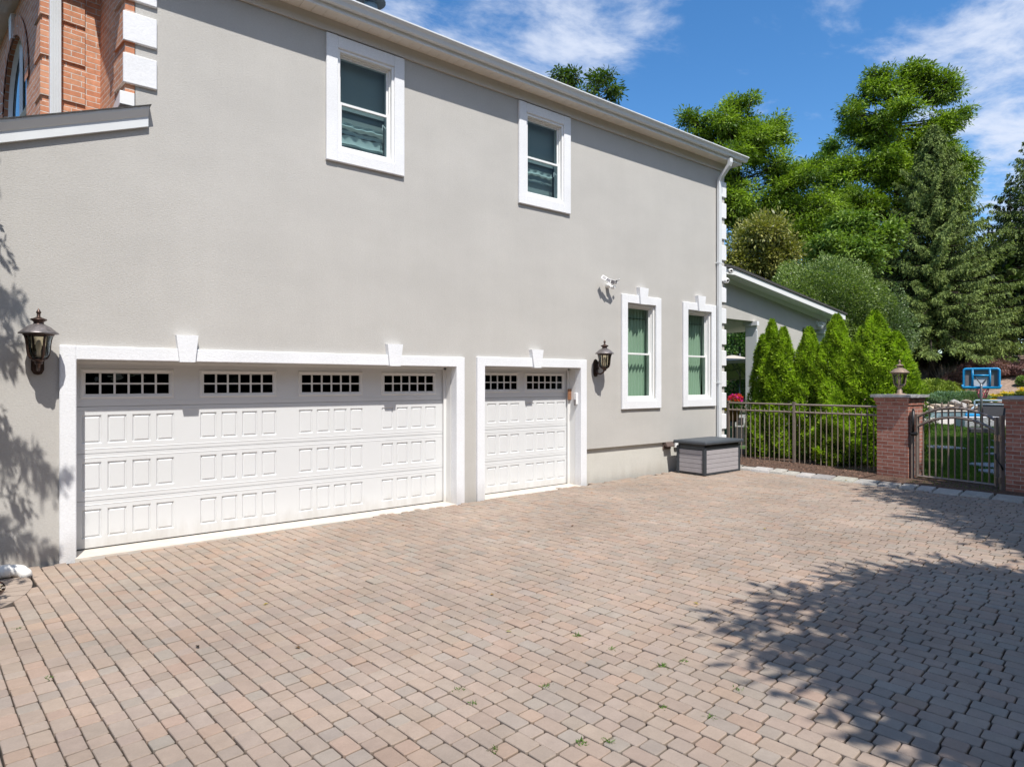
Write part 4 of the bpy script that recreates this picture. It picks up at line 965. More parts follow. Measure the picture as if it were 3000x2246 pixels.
# fence
FX = 13.6; zg = float(H(13.6))+.05
fence = empty('fence', (FX, -1.2, zg), 'low bronze picket fence in front of the arborvitae', 'fence')
ptop = [px_(2142, 1177, FX), px_(2573, 1192, FX-.25)]
FY0, FY1 = .46, -3.03
def fxy(y): return FX-.10*(FY0-y)/(FY0-FY1)
ZR = 1.44
for yy in (FY0, -1.19):
    b = MB(); b.bbox(fxy(yy)-.028, fxy(yy)+.028, yy-.028, yy+.028, zg-.1, ZR+.03, .004); b.bbox(fxy(yy)-.036, fxy(yy)+.036, yy-.036, yy+.036, ZR+.03, ZR+.05, .006); b.build('post', 'fence', fence)
for z in (ZR, ZR-.165, zg+.0):
    b = MB(); zl, zr = z, z-.0
    a_, c_ = Vector((fxy(FY0), FY0, zl)), Vector((fxy(FY1), FY1, zr)); b.bar(a_, c_, .03) ; b.build('rail', 'fence', fence) if z > .3 else None
yy = FY0-.115; k = 0; 
while yy > FY1+.05:
    if abs(yy+1.19) > .05:
        b = MB(); zt = ZR if k % 2 == 0 else ZR-.105
        b.bar((fxy(yy), yy, zg-.02), (fxy(yy), yy, zt), .018)
        if k % 2: b.bar((fxy(yy), yy, zt), (fxy(yy), yy, zt+.02), .011)
        b.build('picket', 'fence', fence)
    yy -= .118; k += 1

# piers
def pier(A, Bc, depth, ztop, label, name='brick_pier'):
    """A: far front corner (x,y), Bc: near front corner"""
    A = Vector((*A, 0)); Bc = Vector((*Bc, 0)); u = (Bc-A).normalized(); v = Vector((-u.y, u.x, 0)); 
    if v.x < 0: v = -v
    L_ = (Bc-A).length; c = (A+Bc)/2+v*depth/2; g = float(H(A.x))
    t = empty(name, (c.x, c.y, g), label, 'brick pier')
    ang = math.atan2(u.y, u.x); mt = Matrix.Translation((c.x, c.y, 0)) @ Matrix.Rotation(ang, 4, 'Z')
    hx, hy = L_/2, depth/2; b = MB()
    def bxx(b, ex, za, zb):
        cx_, cy_ = hx+ex, hy+ex; cs = [(-cx_,-cy_),(cx_,-cy_),(cx_,cy_),(-cx_,cy_)]; uo = 0
        for i in range(4):
            p, q = cs[i], cs[(i+1)%4]; l = math.dist(p, q)
            b.poly([tuple(mt @ Vector((*p, za))), tuple(mt @ Vector((*q, za))), tuple(mt @ Vector((*q, zb))), tuple(mt @ Vector((*p, zb)))], [(uo,za),(uo+l,za),(uo+l,zb),(uo,zb)]); uo += l
        if ex: b.poly([tuple(mt @ Vector((*p, za))) for p in cs], [(0,0)]*4)
    zc = ztop-.055; bxx(b, 0, g-.1, zc-.135); bxx(b, .018, zc-.135, zc-.068); bxx(b, .038, zc-.068, zc+.001); b.build('brickwork', 'pier_brick', t)
    # rock-faced slab
    b = MB(); nseg = 9; ring_t, ring_b = [], []; ex = .085; rr = random.Random(3)
    cs = [(-hx-ex,-hy-ex),(hx+ex,-hy-ex),(hx+ex,hy+ex),(-hx-ex,hy+ex)]
    for i in range(4):
        p, q = cs[i], cs[(i+1)%4]
        for k in range(nseg):
            s = k/nseg; x_, y_ = p[0]+(q[0]-p[0])*s, p[1]+(q[1]-p[1])*s; j1, j2 = rr.uniform(-.008,.008), rr.uniform(-.02,.004)
            ring_t.append(tuple(mt @ Vector((x_*(1+j1*.6), y_*(1+j1*.6), ztop)))); ring_b.append(tuple(mt @ Vector((x_*(1+j2), y_*(1+j2), zc+rr.uniform(0,.008)))))
    m_ = len(ring_t)
    for i in range(m_): b.poly([ring_b[i], ring_b[(i+1)%m_], ring_t[(i+1)%m_], ring_t[i]])
    b.poly(ring_t); b.poly(ring_b[::-1]); b.build('cap', 'bluestone', t)
    return c
PA, PB = (13.15, -3.04), (13.10, -3.60)
c1 = pier(PA, PB, .56, 1.69, 'red brick pier with stone cap left of the garden gate')
GA, GB = Vector((13.16, -3.62, 0)), Vector((12.92, -5.10, 0))
c2 = pier((12.86, -5.13), (12.81, -5.72), .56, 1.69, 'red brick pier with stone cap at the right edge beyond the gate')
def pier_lamp(c, label):
    t = empty('pier_lantern', (c.x, c.y, 1.69), label, 'pier lantern', 'lanterns on the brick piers')
    lantern((c.x, c.y, 1.69+.125), 'bronze_pale', 'bronze_pale', t, s=.98, rot=.2)
    b = MB(); b.lathe([(.0,.02),(.10,.02),(.115,.0)][::-1]+[(.10,.02),(.055,.025),(.045,.03),(.045,.085),(.03,.095),(.028,.12)], (c.x, c.y, 1.69), 20); b.build('base', 'bronze_pale', t)
pier_lamp(c1, 'weathered bronze lantern standing on the brick pier left of the gate'); pier_lamp(c2, 'weathered bronze lantern on the right edge pier, mostly out of frame')

# gate between the piers
gate = empty('garden_gate', ((GA.x+GB.x)/2, (GA.y+GB.y)/2, .12), 'arched bronze metal gate with thin bars between the brick piers', 'gate')
gu = (GB-GA); GL = gu.length; gu.normalize(); gv = Vector((-gu.y, gu.x, 0)); gb_ = float(H(13.0))
def gp3(s, z, o=0.0): p = GA+gu*s+gv*o; return (p.x, p.y, z)
for s, nm in ((.03, 'post'), (GL-.035, 'post')):
    b = MB(); b.tube([gp3(s, gb_-.05), gp3(s, 1.38)], .04, 4); b.build(nm, 'gate', gate)
s0, s1 = .12, GL-.115
def arch(s, lo, hi): q = (s-s0)/(s1-s0); return lo+(hi-lo)*(1-(2*q-1)**2)
b = MB(); b.tube([gp3(s0, gb_+.07), gp3(s0, 1.34)], .034, 4); b.build('stile', 'gate', gate)
b = MB(); b.tube([gp3(s1, gb_+.07), gp3(s1, 1.34)], .034, 4); b.build('stile', 'gate', gate)
b = MB(); b.tube([gp3(s0, gb_+.09), gp3(s1, gb_+.09)], .026, 4); b.build('bottom_rail', 'gate', gate)
for lo, hi in ((1.285, 1.475), (1.11, 1.305)):
    b = MB(); b.tube([gp3(s0+(s1-s0)*i/20, arch(s0+(s1-s0)*i/20, lo, hi)) for i in range(21)], .024, 4); b.build('arched_rail', 'gate', gate)
for i in range(1, 12):
    s = s0+(s1-s0)*i/12; ztop_ = arch(s, 1.285, 1.475)
    b = MB(); up = .095 if i not in (1, 11) else .02
    b.tube([gp3(s, gb_+.09), gp3(s, ztop_+up*.6)], .0145, 4)
    if up > .05:
        b.tube([gp3(s, ztop_+.045), gp3(s, ztop_+.057)], .021, 6); b.tube([gp3(s, ztop_+.057), gp3(s, ztop_+.075), gp3(s, ztop_+.12)], [.012, .017, .002], 4)
    b.build('bar', 'gate', gate)
b = MB(); b.tube([gp3(.075, 1.02, -.05), gp3(.075, 1.40, -.05)], .026, 10); b.tube([gp3(.075, 1.40, -.05), gp3(.075, 1.45, -.05)], [.024,.008], 10); cl = b.build('closer', 'black', gate)
b = MB(); b.bar(gp3(.04, .98, -.05), gp3(.14, .98, -.05), .05); b.build('bracket', 'black', gate)
for z in (1.00, .30):
    b = MB()
    for o in (-.052, .012): b.tube([gp3(GL-.075+o+.02, z-.05, -.045), gp3(GL-.075+o+.02, z+.05, -.045)], .024, 4)
    tag(b.build('hinge', 'rust' if z > .5 else 'bronze_pale', gate), 'rusty hinge' if z > .5 else 'pale hinge')
b = MB(); b.tube([gp3(GL-.11, .74, -.05), gp3(GL-.10, .66, -.06), gp3(GL-.03, .56, -.06), gp3(GL+.0, .48, -.05)], .014, 8); b.build('latch', 'black', gate)
b = MB(); b.box(0, 0, 0, 0, 0, 0) if False else None
# stone step under the gate
sp_ = MB(); mt = Matrix.Translation((13.25, -4.35, gb_)) @ Matrix.Rotation(math.atan2(gu.y, gu.x), 4, 'Z'); sp_.bbox(-.62, .60, -.30, .34, -.05, .012, .01, mt); tag(sp_.build('stepping_stone', 'bluestone'), 'wide flagstone lying under the garden gate', 'flagstone', 'flagstones in the lawn')
for k, (dx, dy, w_, h_) in enumerate([(15.2,-4.7,.65,.45),(16.2,-4.35,.7,.5),(17.3,-4.6,.6,.5),(18.6,-4.0,.7,.5),(20.2,-3.7,.8,.55),(22.2,-3.3,.8,.6),(19.3,-2.2,.5,.4)]):
    b = MB(); rr = random.Random(k); n_ = 9; ring = [(dx+math.cos(i/n_*6.283)*h_*rr.uniform(.85,1.1), dy+math.sin(i/n_*6.283)*w_*rr.uniform(.85,1.1)) for i in range(n_)]
    z_ = float(H(dx)); b.poly([(p[0],p[1],z_+.05) for p in ring]); 
    for i in range(n_): p, q = ring[i], ring[(i+1)%n_]; b.poly([(p[0],p[1],z_-.02),(q[0],q[1],z_-.02),(q[0],q[1],z_+.05),(p[0],p[1],z_+.05)])
    nm = ['nearest flagstone in the lawn just behind the gate','second flagstone of the lawn path behind the gate','third flagstone of the lawn path behind the gate','fourth flagstone of the lawn path, mid lawn','fifth flagstone of the lawn path towards the pool','farthest flagstone of the lawn path, near the patio','lone small flagstone left of the lawn path'][k]
    tag(b.build('stepping_stone', 'bluestone'), nm, 'flagstone', 'flagstones in the lawn')

# ================================================================ lawn
sheet('soil_strip', [12.38, 12.8, 13.35], [-7, -5, -3.0], 'mulch', .03)
sheet('lawn', np.linspace(13.3, 28.4, 18), np.linspace(-9, 6, 8), 'turf', -.01)
n = 90000; X_ = 12.62+ (28.4-12.62)*rng.random(n)**1.5; Y_ = -8.31+(X_)*rng.uniform(.24, .46, n); k_ = (X_ > 13.3) | ((Y_ < -3.7) & (Y_ > -5.1) & (rng.random(n) < .10)); X_, Y_ = X_[k_], Y_[k_]; n = len(X_)
pc = np.stack([X_, Y_, H(X_)-.01], 1); Dd = np.stack([rng.normal(0,.35,n), rng.normal(0,.35,n), np.ones(n)], 1)
g_ = rng.random(n)[:, None]; cl = np.array([.055,.125,.018])*(1-g_)+np.array([.13,.20,.04])*g_
tag(quads('grass', leaves(pc, Dd, rng.uniform(.04,.085,n)*(1+.02*(X_-13)), .008+.0008*(X_-12)), 'grassleaf', cl), kind='stuff')

# ================================================================ plants
def col_mix(n, a, b, jit=.12, pw=1.0):
    g = rng.random(n)[:, None]**pw
    return (np.array(a)*(1-g)+np.array(b)*g)*(1+rng.normal(0, jit, (n, 1)))
def sph(n):
    v = rng.normal(size=(n, 3)); return nrm(v)

def locust(name, base, trunk_top, lobes, nclump, per, leafL, leafW, ca, cb_, label, cat='tree', group=None, trunk_r=.22, droop=.25, clump_r=.6, seedskip=0, m='leaf', bm_twigs=True, flat=.45, shell=.35, split=0, tw=.55):
    """tree from crown lobes [(centre, radii)], clumps of sprays with gaps between"""
    base = Vector(base); t = empty(name, base, label, cat, group)
    if split:
        nl = []
        for (lc, lr) in lobes:
            for q in range(split):
                v = sph(1)[0]; v[2] = v[2]*.9+.1; k_ = rng.uniform(.42, .72)
                nl.append((tuple(np.array(lc)+v*np.array(lr)*rng.uniform(.45, .85)), tuple(np.array(lr)*k_)))
        lobes = nl
    vol = np.array([l[1][0]*l[1][1]*l[1][2] for l in lobes])**.66; vol /= vol.sum()
    ids = rng.choice(len(lobes), nclump, p=vol)
    Cc = np.array([l[0] for l in lobes])[ids]; Rr = np.array([l[1] for l in lobes])[ids]
    rad = (shell+(1-shell)*rng.random(nclump))**.6
    cen = Cc+sph(nclump)*Rr*rad[:, None]
    # wood
    b = MB(); top = Vector(trunk_top); pts = [base, base.lerp(top, .35)+Vector((random.uniform(-.2,.2), random.uniform(-.2,.2), 0)), base.lerp(top, .7)+Vector((random.uniform(-.3,.3), random.uniform(-.3,.3), 0)), top]
    b.tube([base-Vector((0,0,.3))]+pts[1:], [trunk_r, trunk_r*.8, trunk_r*.6, trunk_r*.3], 8)
    for i, (lc, lr) in enumerate(lobes):
        lc = Vector(lc); s = base.lerp(top, max(.25, min(.95, (lc.z-lr[2]*.8-base.z)/max(.1, top.z-base.z))))
        mid = s.lerp(lc, .5)+Vector((0,0,-.15*(lc-s).length*.3)); kk = .55 if split else 1; b.tube([s, mid, lc], [trunk_r*.42*kk, trunk_r*.28*kk, trunk_r*.12*kk], 6)
        mine = cen[ids == i]
        for c in mine[::2]:
            c = Vector(c); b.tube([mid.lerp(lc, random.uniform(.1, 1)), lc.lerp(c, .55)+Vector((0,0,.1)), c], [trunk_r*.14, trunk_r*.09, trunk_r*.03], 4, cap=False)
    b.build('trunk', 'bark', t)
    n = nclump*per
    c = np.repeat(cen, per, 0); lobc = np.repeat(Cc, per, 0)
    off = rng.normal(0, 1, (n, 3))*clump_r*np.array([.5, .5, .5*flat*1.4])
    P = c+off; outw = nrm(P-lobc+rng.normal(0, .1, (n, 3)))
    D = nrm(nrm(off)*.8+outw*.5+rng.normal(0, .5, (n, 3))+np.array([0, 0, -droop]))
    rollv = np.array([0, 0, 1.0])[None]+rng.normal(0, .45, (n, 3)); rollv = np.cross(D, np.cross(rollv, D))
    # roll gives side = D x r : keep sprays lying flat
    side = np.cross(D, rollv)
    tone = np.repeat(rng.random(nclump), per)[:, None]*tw+rng.random((n, 1))**1.5*(1-tw)
    colr = (np.array(ca)*(1-tone)+np.array(cb_)*tone)*(1+rng.normal(0, .12, (n, 1)))
    Q = leaves(P, D, leafL*rng.uniform(.6, 1.3, n), leafW*rng.uniform(.6, 1.3, n), roll=rollv, fold=.06)
    quads('crown', Q, m, np.clip(colr, .002, 1), t)
    return t

def spruce(name, base, h, rad, label, nw=34, per=9, ca=(.030,.060,.022), cb_=(.085,.125,.058), low=.08, twl=.42, lf=.115, group=None, lean=0, density=1.0, seed=1, clipx=None, power=.85, ymax=None):
    rnd = np.random.default_rng(seed); base = np.array(base, float); t = empty(name, tuple(base), label, 'tree', group)
    wood = MB(); wood.tube([tuple(base-[0,0,.4]), tuple(base+[0,0,h*.5]), tuple(base+[0,0,h*.98])], [h*.017, h*.010, .012], 8)
    P, D, S_, Cm = [], [], [], []
    for wi in range(nw):
        f = (wi+.5)/nw; z = low*h+(h*(1-low))*f
        R_ = rad*(1-f)**power*(1+.0*f)+.10
        k = max(4, int(per*(1-f*.4)))
        for j in range(k):
            a = 2*math.pi*(j+rnd.uniform(-.3,.3))/k+wi*1.9; L_ = R_*rnd.uniform(.62, 1.15)
            dz0 = .25*(f-.45)*1.6 + .05
            n_ = 7; s = np.linspace(0, 1, n_); r_ = L_*s
            zz = z + L_*(dz0*s - .50*(1-f*.75)*s**1.4 + .30*s**3) + rnd.normal(0,.03)
            aa = a+rnd.uniform(-.15,.15)*s
            pts = np.stack([base[0]+np.cos(aa)*r_, base[1]+np.sin(aa)*r_, base[2]+zz], 1)
            if clipx is not None and pts[-1, 0] > clipx:
                kk = max(.15, (clipx-.05*rnd.random()-base[0])/(pts[-1,0]-base[0])); pts = pts[0]+(pts-pts[0])*kk; L_ *= kk
            if ymax is not None and pts[-1, 1] > ymax:
                kk = max(.15, (ymax-base[1])/(pts[-1,1]-base[1])); pts = pts[0]+(pts-pts[0])*kk; L_ *= kk
            wood.tube([tuple(p) for p in pts[::2]], [.028*L_/2+.006, .018*L_/2+.005, .010, .004], 4, cap=False)
            nt_ = max(5, int(L_/.085*density)); u = .10+.90*rnd.random(nt_)**.8
            q = np.stack([np.interp(u, s, pts[:, i]) for i in range(3)], 1)
            out = np.stack([np.cos(a)*np.ones(nt_), np.sin(a)*np.ones(nt_), np.zeros(nt_)], 1); sd = np.stack([-out[:,1], out[:,0], out[:,2]], 1)
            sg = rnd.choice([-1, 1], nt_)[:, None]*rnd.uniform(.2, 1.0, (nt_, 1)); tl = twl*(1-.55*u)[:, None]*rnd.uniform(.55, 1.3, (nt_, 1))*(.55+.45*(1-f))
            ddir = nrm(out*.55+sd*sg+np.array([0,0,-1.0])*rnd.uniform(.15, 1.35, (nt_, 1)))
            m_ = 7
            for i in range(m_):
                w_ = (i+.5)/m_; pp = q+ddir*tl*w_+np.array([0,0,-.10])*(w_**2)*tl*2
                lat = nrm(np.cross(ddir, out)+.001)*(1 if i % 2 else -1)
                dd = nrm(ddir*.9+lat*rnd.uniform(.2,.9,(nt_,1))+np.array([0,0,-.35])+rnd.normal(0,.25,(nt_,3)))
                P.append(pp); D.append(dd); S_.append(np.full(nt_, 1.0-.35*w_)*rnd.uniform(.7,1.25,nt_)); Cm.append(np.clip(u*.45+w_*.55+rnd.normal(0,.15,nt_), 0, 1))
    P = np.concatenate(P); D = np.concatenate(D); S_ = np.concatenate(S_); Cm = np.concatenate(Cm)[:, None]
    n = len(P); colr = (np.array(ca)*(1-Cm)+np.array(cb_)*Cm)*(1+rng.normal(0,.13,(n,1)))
    wood.build('trunk', 'bark', t)
    quads('crown', leaves(P, D, lf*S_, lf*.36*S_, fold=.05), 'needle', np.clip(colr, .002, 1), t); print(name, n)
    return t

def arbor(base, h, r, label, n=15000, nk=2.0, ca=(.06,.14,.010), cb_=(.42,.58,.06), tops=None, seed=0, group='arborvitae behind the picket fence', name='arborvitae', sz=.078):
    base = np.array(base, float); t = empty(name, tuple(base), label, 'shrub', group)
    b = MB(); b.tube([tuple(base-[0,0,.1]), tuple(base+[0,0,h*.8])], [.05,.015], 6); b.build('trunk', 'bark', t)
    tops = tops or [(0, 0, 1.0, 1.0)]
    Ps, Ds, Tn, Rl = [], [], [], []
    for (ox, oy, hh, rr) in tops:
        k = int(nk*n*hh*rr/sum(q[2]*q[3] for q in tops)); f = rng.random(k)**.85; th = rng.uniform(0, 6.283, k)
        prof = np.interp(f, [0, .08, .35, .62, .82, .93, 1.0], [.72, .95, 1.0, .80, .48, .24, .02])
        ph = rng.uniform(0, 6.28, 8)
        bump = 1+.10*np.sin(th*3+ph[0]+f*9)+.09*np.sin(th*5+ph[1]-f*17)+.07*np.sin(f*31+th*2+ph[2])+.05*np.sin(f*57+th*7+ph[3])
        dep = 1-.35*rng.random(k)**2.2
        R_ = r*rr*prof*bump*dep
        z = f*h*hh; P = np.stack([base[0]+ox+R_*np.cos(th), base[1]+oy+R_*np.sin(th), base[2]+z], 1)
        out = np.stack([np.cos(th), np.sin(th), np.zeros(k)], 1)
        up = .75+.9*f
        tang = np.stack([-np.sin(th), np.cos(th), np.zeros(k)], 1)
        D = nrm(out*rng.uniform(.35,1.0,(k,1))+np.array([0,0,1.0])*up[:, None]*rng.uniform(-.15,1.1,(k,1))+tang*rng.normal(0,.55,(k,1)))
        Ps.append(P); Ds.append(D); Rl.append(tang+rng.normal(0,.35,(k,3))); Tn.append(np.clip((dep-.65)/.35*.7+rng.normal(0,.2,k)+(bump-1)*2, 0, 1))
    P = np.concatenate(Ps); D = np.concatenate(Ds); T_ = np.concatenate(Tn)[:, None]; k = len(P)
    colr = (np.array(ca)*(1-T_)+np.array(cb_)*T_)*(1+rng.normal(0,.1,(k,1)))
    Rl = np.concatenate(Rl); quads('foliage', leaves(P, D, sz*rng.uniform(.5,1.4,k), sz*.36*rng.uniform(.6,1.3,k), roll=np.cross(D, Rl), fold=.08), 'leaf', np.clip(colr,.002,1), t)
    return t

def bush(name, c, rad, n, L_, W_, ca, cb_, label, cat='shrub', m='leaf', group=None, droop=0.0, twig=True, shell=.55, lump=.16, up=.2, ground=None):
    c = np.array(c, float); gz_ = ground if ground is not None else c[2]-rad[2]
    t = empty(name, (c[0], c[1], gz_), label, cat, group)
    if twig:
        b = MB()
        for i in range(7):
            a = i*.9+.3; q = c+np.array([math.cos(a)*rad[0]*.55, math.sin(a)*rad[1]*.55, rad[2]*.35]); b.tube([(c[0], c[1], gz_-.05), tuple((c+q)/2-[0,0,rad[2]*.1]), tuple(q)], [.03*rad[2]+.01,.02*rad[2]+.006,.006], 5, cap=False)
        b.build('stem', 'bark', t)
    v = sph(n); th = np.arctan2(v[:,1], v[:,0]); ph = np.arcsin(np.clip(v[:,2], -1, 1)); p_ = rng.uniform(0, 6.28, 6)
    lm = 1+lump*(np.sin(th*4+p_[0]+ph*3)*.5+np.sin(ph*7+p_[1]+th*2)*.5+np.sin(th*9+ph*11+p_[2])*.35)
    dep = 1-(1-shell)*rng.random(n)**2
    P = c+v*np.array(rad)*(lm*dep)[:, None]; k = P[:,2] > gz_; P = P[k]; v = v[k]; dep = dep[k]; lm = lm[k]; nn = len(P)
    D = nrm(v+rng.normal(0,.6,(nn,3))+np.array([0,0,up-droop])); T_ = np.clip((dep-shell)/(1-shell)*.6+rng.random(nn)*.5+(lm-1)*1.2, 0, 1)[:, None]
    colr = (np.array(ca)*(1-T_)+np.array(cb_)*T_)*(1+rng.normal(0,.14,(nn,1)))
    quads('foliage', leaves(P, D, L_*rng.uniform(.6,1.3,nn), W_*rng.uniform(.6,1.3,nn), fold=.1), m, np.clip(colr,.002,1), t)
    return t

def V3(v): return (v.x, v.y, v.z)
def lobes_px(lst, d):
    """[(px,py, half-width px, half-height px, extra depth)] at depth d"""
    out = []
    for q in lst:
        px, py, wx, hy = q[:4]; dd = d+(q[4] if len(q) > 4 else 0); c = pd(px, py, dd); r = wx*dd/FPX; out.append((V3(c), (r, r, hy*dd/FPX)))
    return out
def foot(px, d): p = pd(px, 1122, d); return (p.x, p.y, float(H(p.x))-.1)

# arborvitae behind the fence -------------------------------------------------
def ab(px, py_top, X, r, label, **k):
    p = px_(px, 1122, X); g = float(H(X)); dpt = (X)*SP+(p.y-CY)*CP; h = CZ+(1122-py_top)*dpt/FPX-g
    return arbor((p.x, p.y, g), h, r*.86, label, **k)
ab(2262, 940, 14.55, .62, 'leftmost arborvitae with three pointed tops beside the porch column', n=24000, tops=[(0,0,1.0,.72),(.25,.38,.90,.66),(-.25,-.42,.93,.72)])
ab(2371, 963, 14.5, .50, 'small arborvitae, second from the left behind the fence', n=14000)
ab(2452, 926, 14.55, .58, 'arborvitae third from the left, its tip against the porch eave', n=18000)
ab(2563, 915, 14.6, .80, 'big rightmost arborvitae behind the brick pier', n=28000, tops=[(0,0,1.0,.9),(.1,-.38,.86,.8),(0,.25,.9,.7)])
ab(2455, 1150, 14.05, .55, 'low round arborvitae clump in front of the taller ones', n=11000, tops=[(0,0,1.0,1.0)])
ab(2225, 1175, 14.1, .30, 'low arborvitae sprout at the left end of the fence', n=3500)

# locust trees and woodland behind -------------------------------------------
GR = (.028,.078,.012); GL_ = (.36,.50,.06)
KW = dict(clump_r=.44, split=6, shell=.0, flat=.34, tw=.7)
rng = np.random.default_rng(SEEDT)
locust('locust_tree', foot(2150, 42), V3(pd(2160, 420, 42)), lobes_px([(2135,350,80,55),(2050,385,55,40),(2220,430,95,70),(2285,400,50,50),(2160,500,150,80),(2290,520,110,80),(2110,600,120,90),(2250,640,140,90),(2350,620,90,80),(2330,700,90,60),(2170,305,45,35),(2020,340,25,25)], 42), 1700, 50, .27, .085, GR, GL_, 'feathery bright green tree rising just right of the roof corner', group='tall feathery trees', **KW)
locust('locust_tree', foot(2600, 45), V3(pd(2640, 300, 45)), lobes_px([(2570,270,60,60),(2700,280,80,70),(2600,380,120,80),(2740,400,90,70),(2490,345,55,35),(2680,480,140,70),(2540,500,110,70),(2780,520,70,80),(2610,590,160,80),(2480,620,110,80),(2760,620,90,80),(2560,225,30,30),(2700,215,40,35),(2795,350,40,45)], 45), 2100, 50, .28, .09, GR, GL_, 'tallest feathery green tree right of centre against the sky', group='tall feathery trees', trunk_r=.3, **KW)
locust('locust_tree', foot(2420, 50), V3(pd(2430, 520, 50)), lobes_px([(2430,520,80,50),(2380,590,90,70),(2480,600,90,70),(2430,690,140,80),(2440,430,30,30)], 50), 1000, 50, .30, .095, (.035,.09,.018), (.19,.32,.05), 'lower feathery tree filling the gap between the two tall ones', group='tall feathery trees', **KW)
locust('locust_tree', foot(1710, 52), V3(pd(1720, 250, 52)), lobes_px([(1665,215,45,30),(1745,225,50,35),(1795,270,40,30),(1640,240,25,22),(1720,290,80,50)], 52), 100, 46, .40, .13, (.035,.075,.016), (.12,.19,.035), 'thin tree crown showing above the roof edge', group='tall feathery trees', clump_r=.5, split=5, flat=.4)
locust('magnolia_tree', foot(2230, 30), V3(pd(2225, 760, 30)), lobes_px([(2240,700,70,45),(2190,760,70,60),(2270,760,65,60),(2170,840,70,60),(2260,840,60,50)], 30), 260, 95, .19, .085, (.06,.09,.016), (.52,.48,.14), 'yellow-green glossy leaved tree above the porch roof', m='glossleaf', clump_r=.42, flat=1.0, droop=0, split=4)
locust('cypress_tree', foot(2500, 34), V3(pd(2510, 640, 34)), lobes_px([(2500,640,45,35),(2440,720,65,45),(2560,700,60,50),(2510,760,95,50)], 34), 200, 80, .24, .10, (.07,.15,.02), (.28,.38,.08), 'pale green soft tree between the tall trees and the round shrub', clump_r=.45, split=4)
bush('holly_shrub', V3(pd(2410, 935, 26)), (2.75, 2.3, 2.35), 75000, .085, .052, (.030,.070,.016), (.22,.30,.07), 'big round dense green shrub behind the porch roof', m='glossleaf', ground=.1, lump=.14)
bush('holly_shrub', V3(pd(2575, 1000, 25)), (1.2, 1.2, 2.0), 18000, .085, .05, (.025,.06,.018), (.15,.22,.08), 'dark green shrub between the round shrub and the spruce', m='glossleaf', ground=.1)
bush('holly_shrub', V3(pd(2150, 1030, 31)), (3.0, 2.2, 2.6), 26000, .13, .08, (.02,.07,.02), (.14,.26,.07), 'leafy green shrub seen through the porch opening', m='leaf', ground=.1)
# spruces
def ray_ground(px, py, lim=70):
    d = 12.0
    while d < lim:
        p = pd(px, py, d)
        if p.z <= float(H(p.x)): return (p.x, p.y, float(H(p.x))), d
        d += .1
    p = pd(px, py, lim); return (p.x, p.y, float(H(p.x))), lim
def spb(px, d): p = pd(px, 1122, d); return (p.x, p.y, float(H(p.x)))
rng = np.random.default_rng(77)
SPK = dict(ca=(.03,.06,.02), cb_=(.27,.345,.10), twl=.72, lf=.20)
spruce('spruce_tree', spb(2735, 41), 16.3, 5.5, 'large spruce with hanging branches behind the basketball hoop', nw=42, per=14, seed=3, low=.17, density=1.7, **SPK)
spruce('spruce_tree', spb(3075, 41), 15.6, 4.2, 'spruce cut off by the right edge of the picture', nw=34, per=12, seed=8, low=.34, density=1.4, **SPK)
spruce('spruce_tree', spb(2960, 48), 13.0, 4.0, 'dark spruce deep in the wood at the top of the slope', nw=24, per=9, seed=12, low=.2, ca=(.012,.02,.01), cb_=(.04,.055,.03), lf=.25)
# dark wood on top of the slope
spots = [(2400,50,1),(2520,46,0),(2620,52,1),(2700,44,0),(2790,50,1),(2850,42,0),(2905,48,0),(2960,52,1),(3010,44,0),(3080,50,1),(2330,46,1),(2270,52,0),(2200,48,1),(2130,54,1)]
names = ['far left of the porch roof','behind the cypress','behind the big spruce, left','right behind the big spruce','right of the big spruce trunk','above the purple maple','beside the round green bush','deep in the shade at the right','near the right picture edge','at the right picture edge','behind the round shrub','behind the yellow-green tree','behind the porch','hidden far behind the house corner']
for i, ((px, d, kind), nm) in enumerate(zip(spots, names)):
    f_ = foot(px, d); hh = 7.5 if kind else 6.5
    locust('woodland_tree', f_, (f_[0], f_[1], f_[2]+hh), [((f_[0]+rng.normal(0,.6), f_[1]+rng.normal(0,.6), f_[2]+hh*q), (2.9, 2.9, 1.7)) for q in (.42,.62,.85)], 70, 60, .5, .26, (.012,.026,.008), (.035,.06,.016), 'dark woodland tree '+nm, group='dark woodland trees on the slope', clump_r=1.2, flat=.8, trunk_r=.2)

# ================================================================ slope, patio, pool
sheet('mulch_slope', [37.6,38.5,40,41.5,43,45,47,49,52,55], [-12,-5,0,5,12,22,34], 'mulch_far', .03)
sheet('patio', [28.2, 30, 34], [-9, -3, 3, 9], 'patio', .02)
pool = empty('pool', (33.5, 1.5, .3), 'raised garden pool with grey-blue wall beyond the lawn', 'pool')
wl = pd(2640, 1122, 29.3); wr = pd(2905, 1122, 30.5); b = MB()
du = Vector((wr.x-wl.x, wr.y-wl.y, 0)); dl = du.length; du.normalize(); mt = Matrix.Translation((wl.x, wl.y, 0)) @ Matrix.Rotation(math.atan2(du.y, du.x), 4, 'Z')
b = MB(); b.bbox(-2, dl, 0, .25, .1, .58, .01, mt); b.build('wall', 'tile', pool)
b = MB(); b.bbox(-2, dl, -.04, .32, .58, .625, .012, mt); b.build('coping', 'patio', pool)
b = MB(); b.poly([tuple(mt @ Vector(p)) for p in ((-2,.25,.56),(dl,.25,.56),(dl,3.6,.56),(-2,3.6,.56))]); b.build('water', 'water', pool)
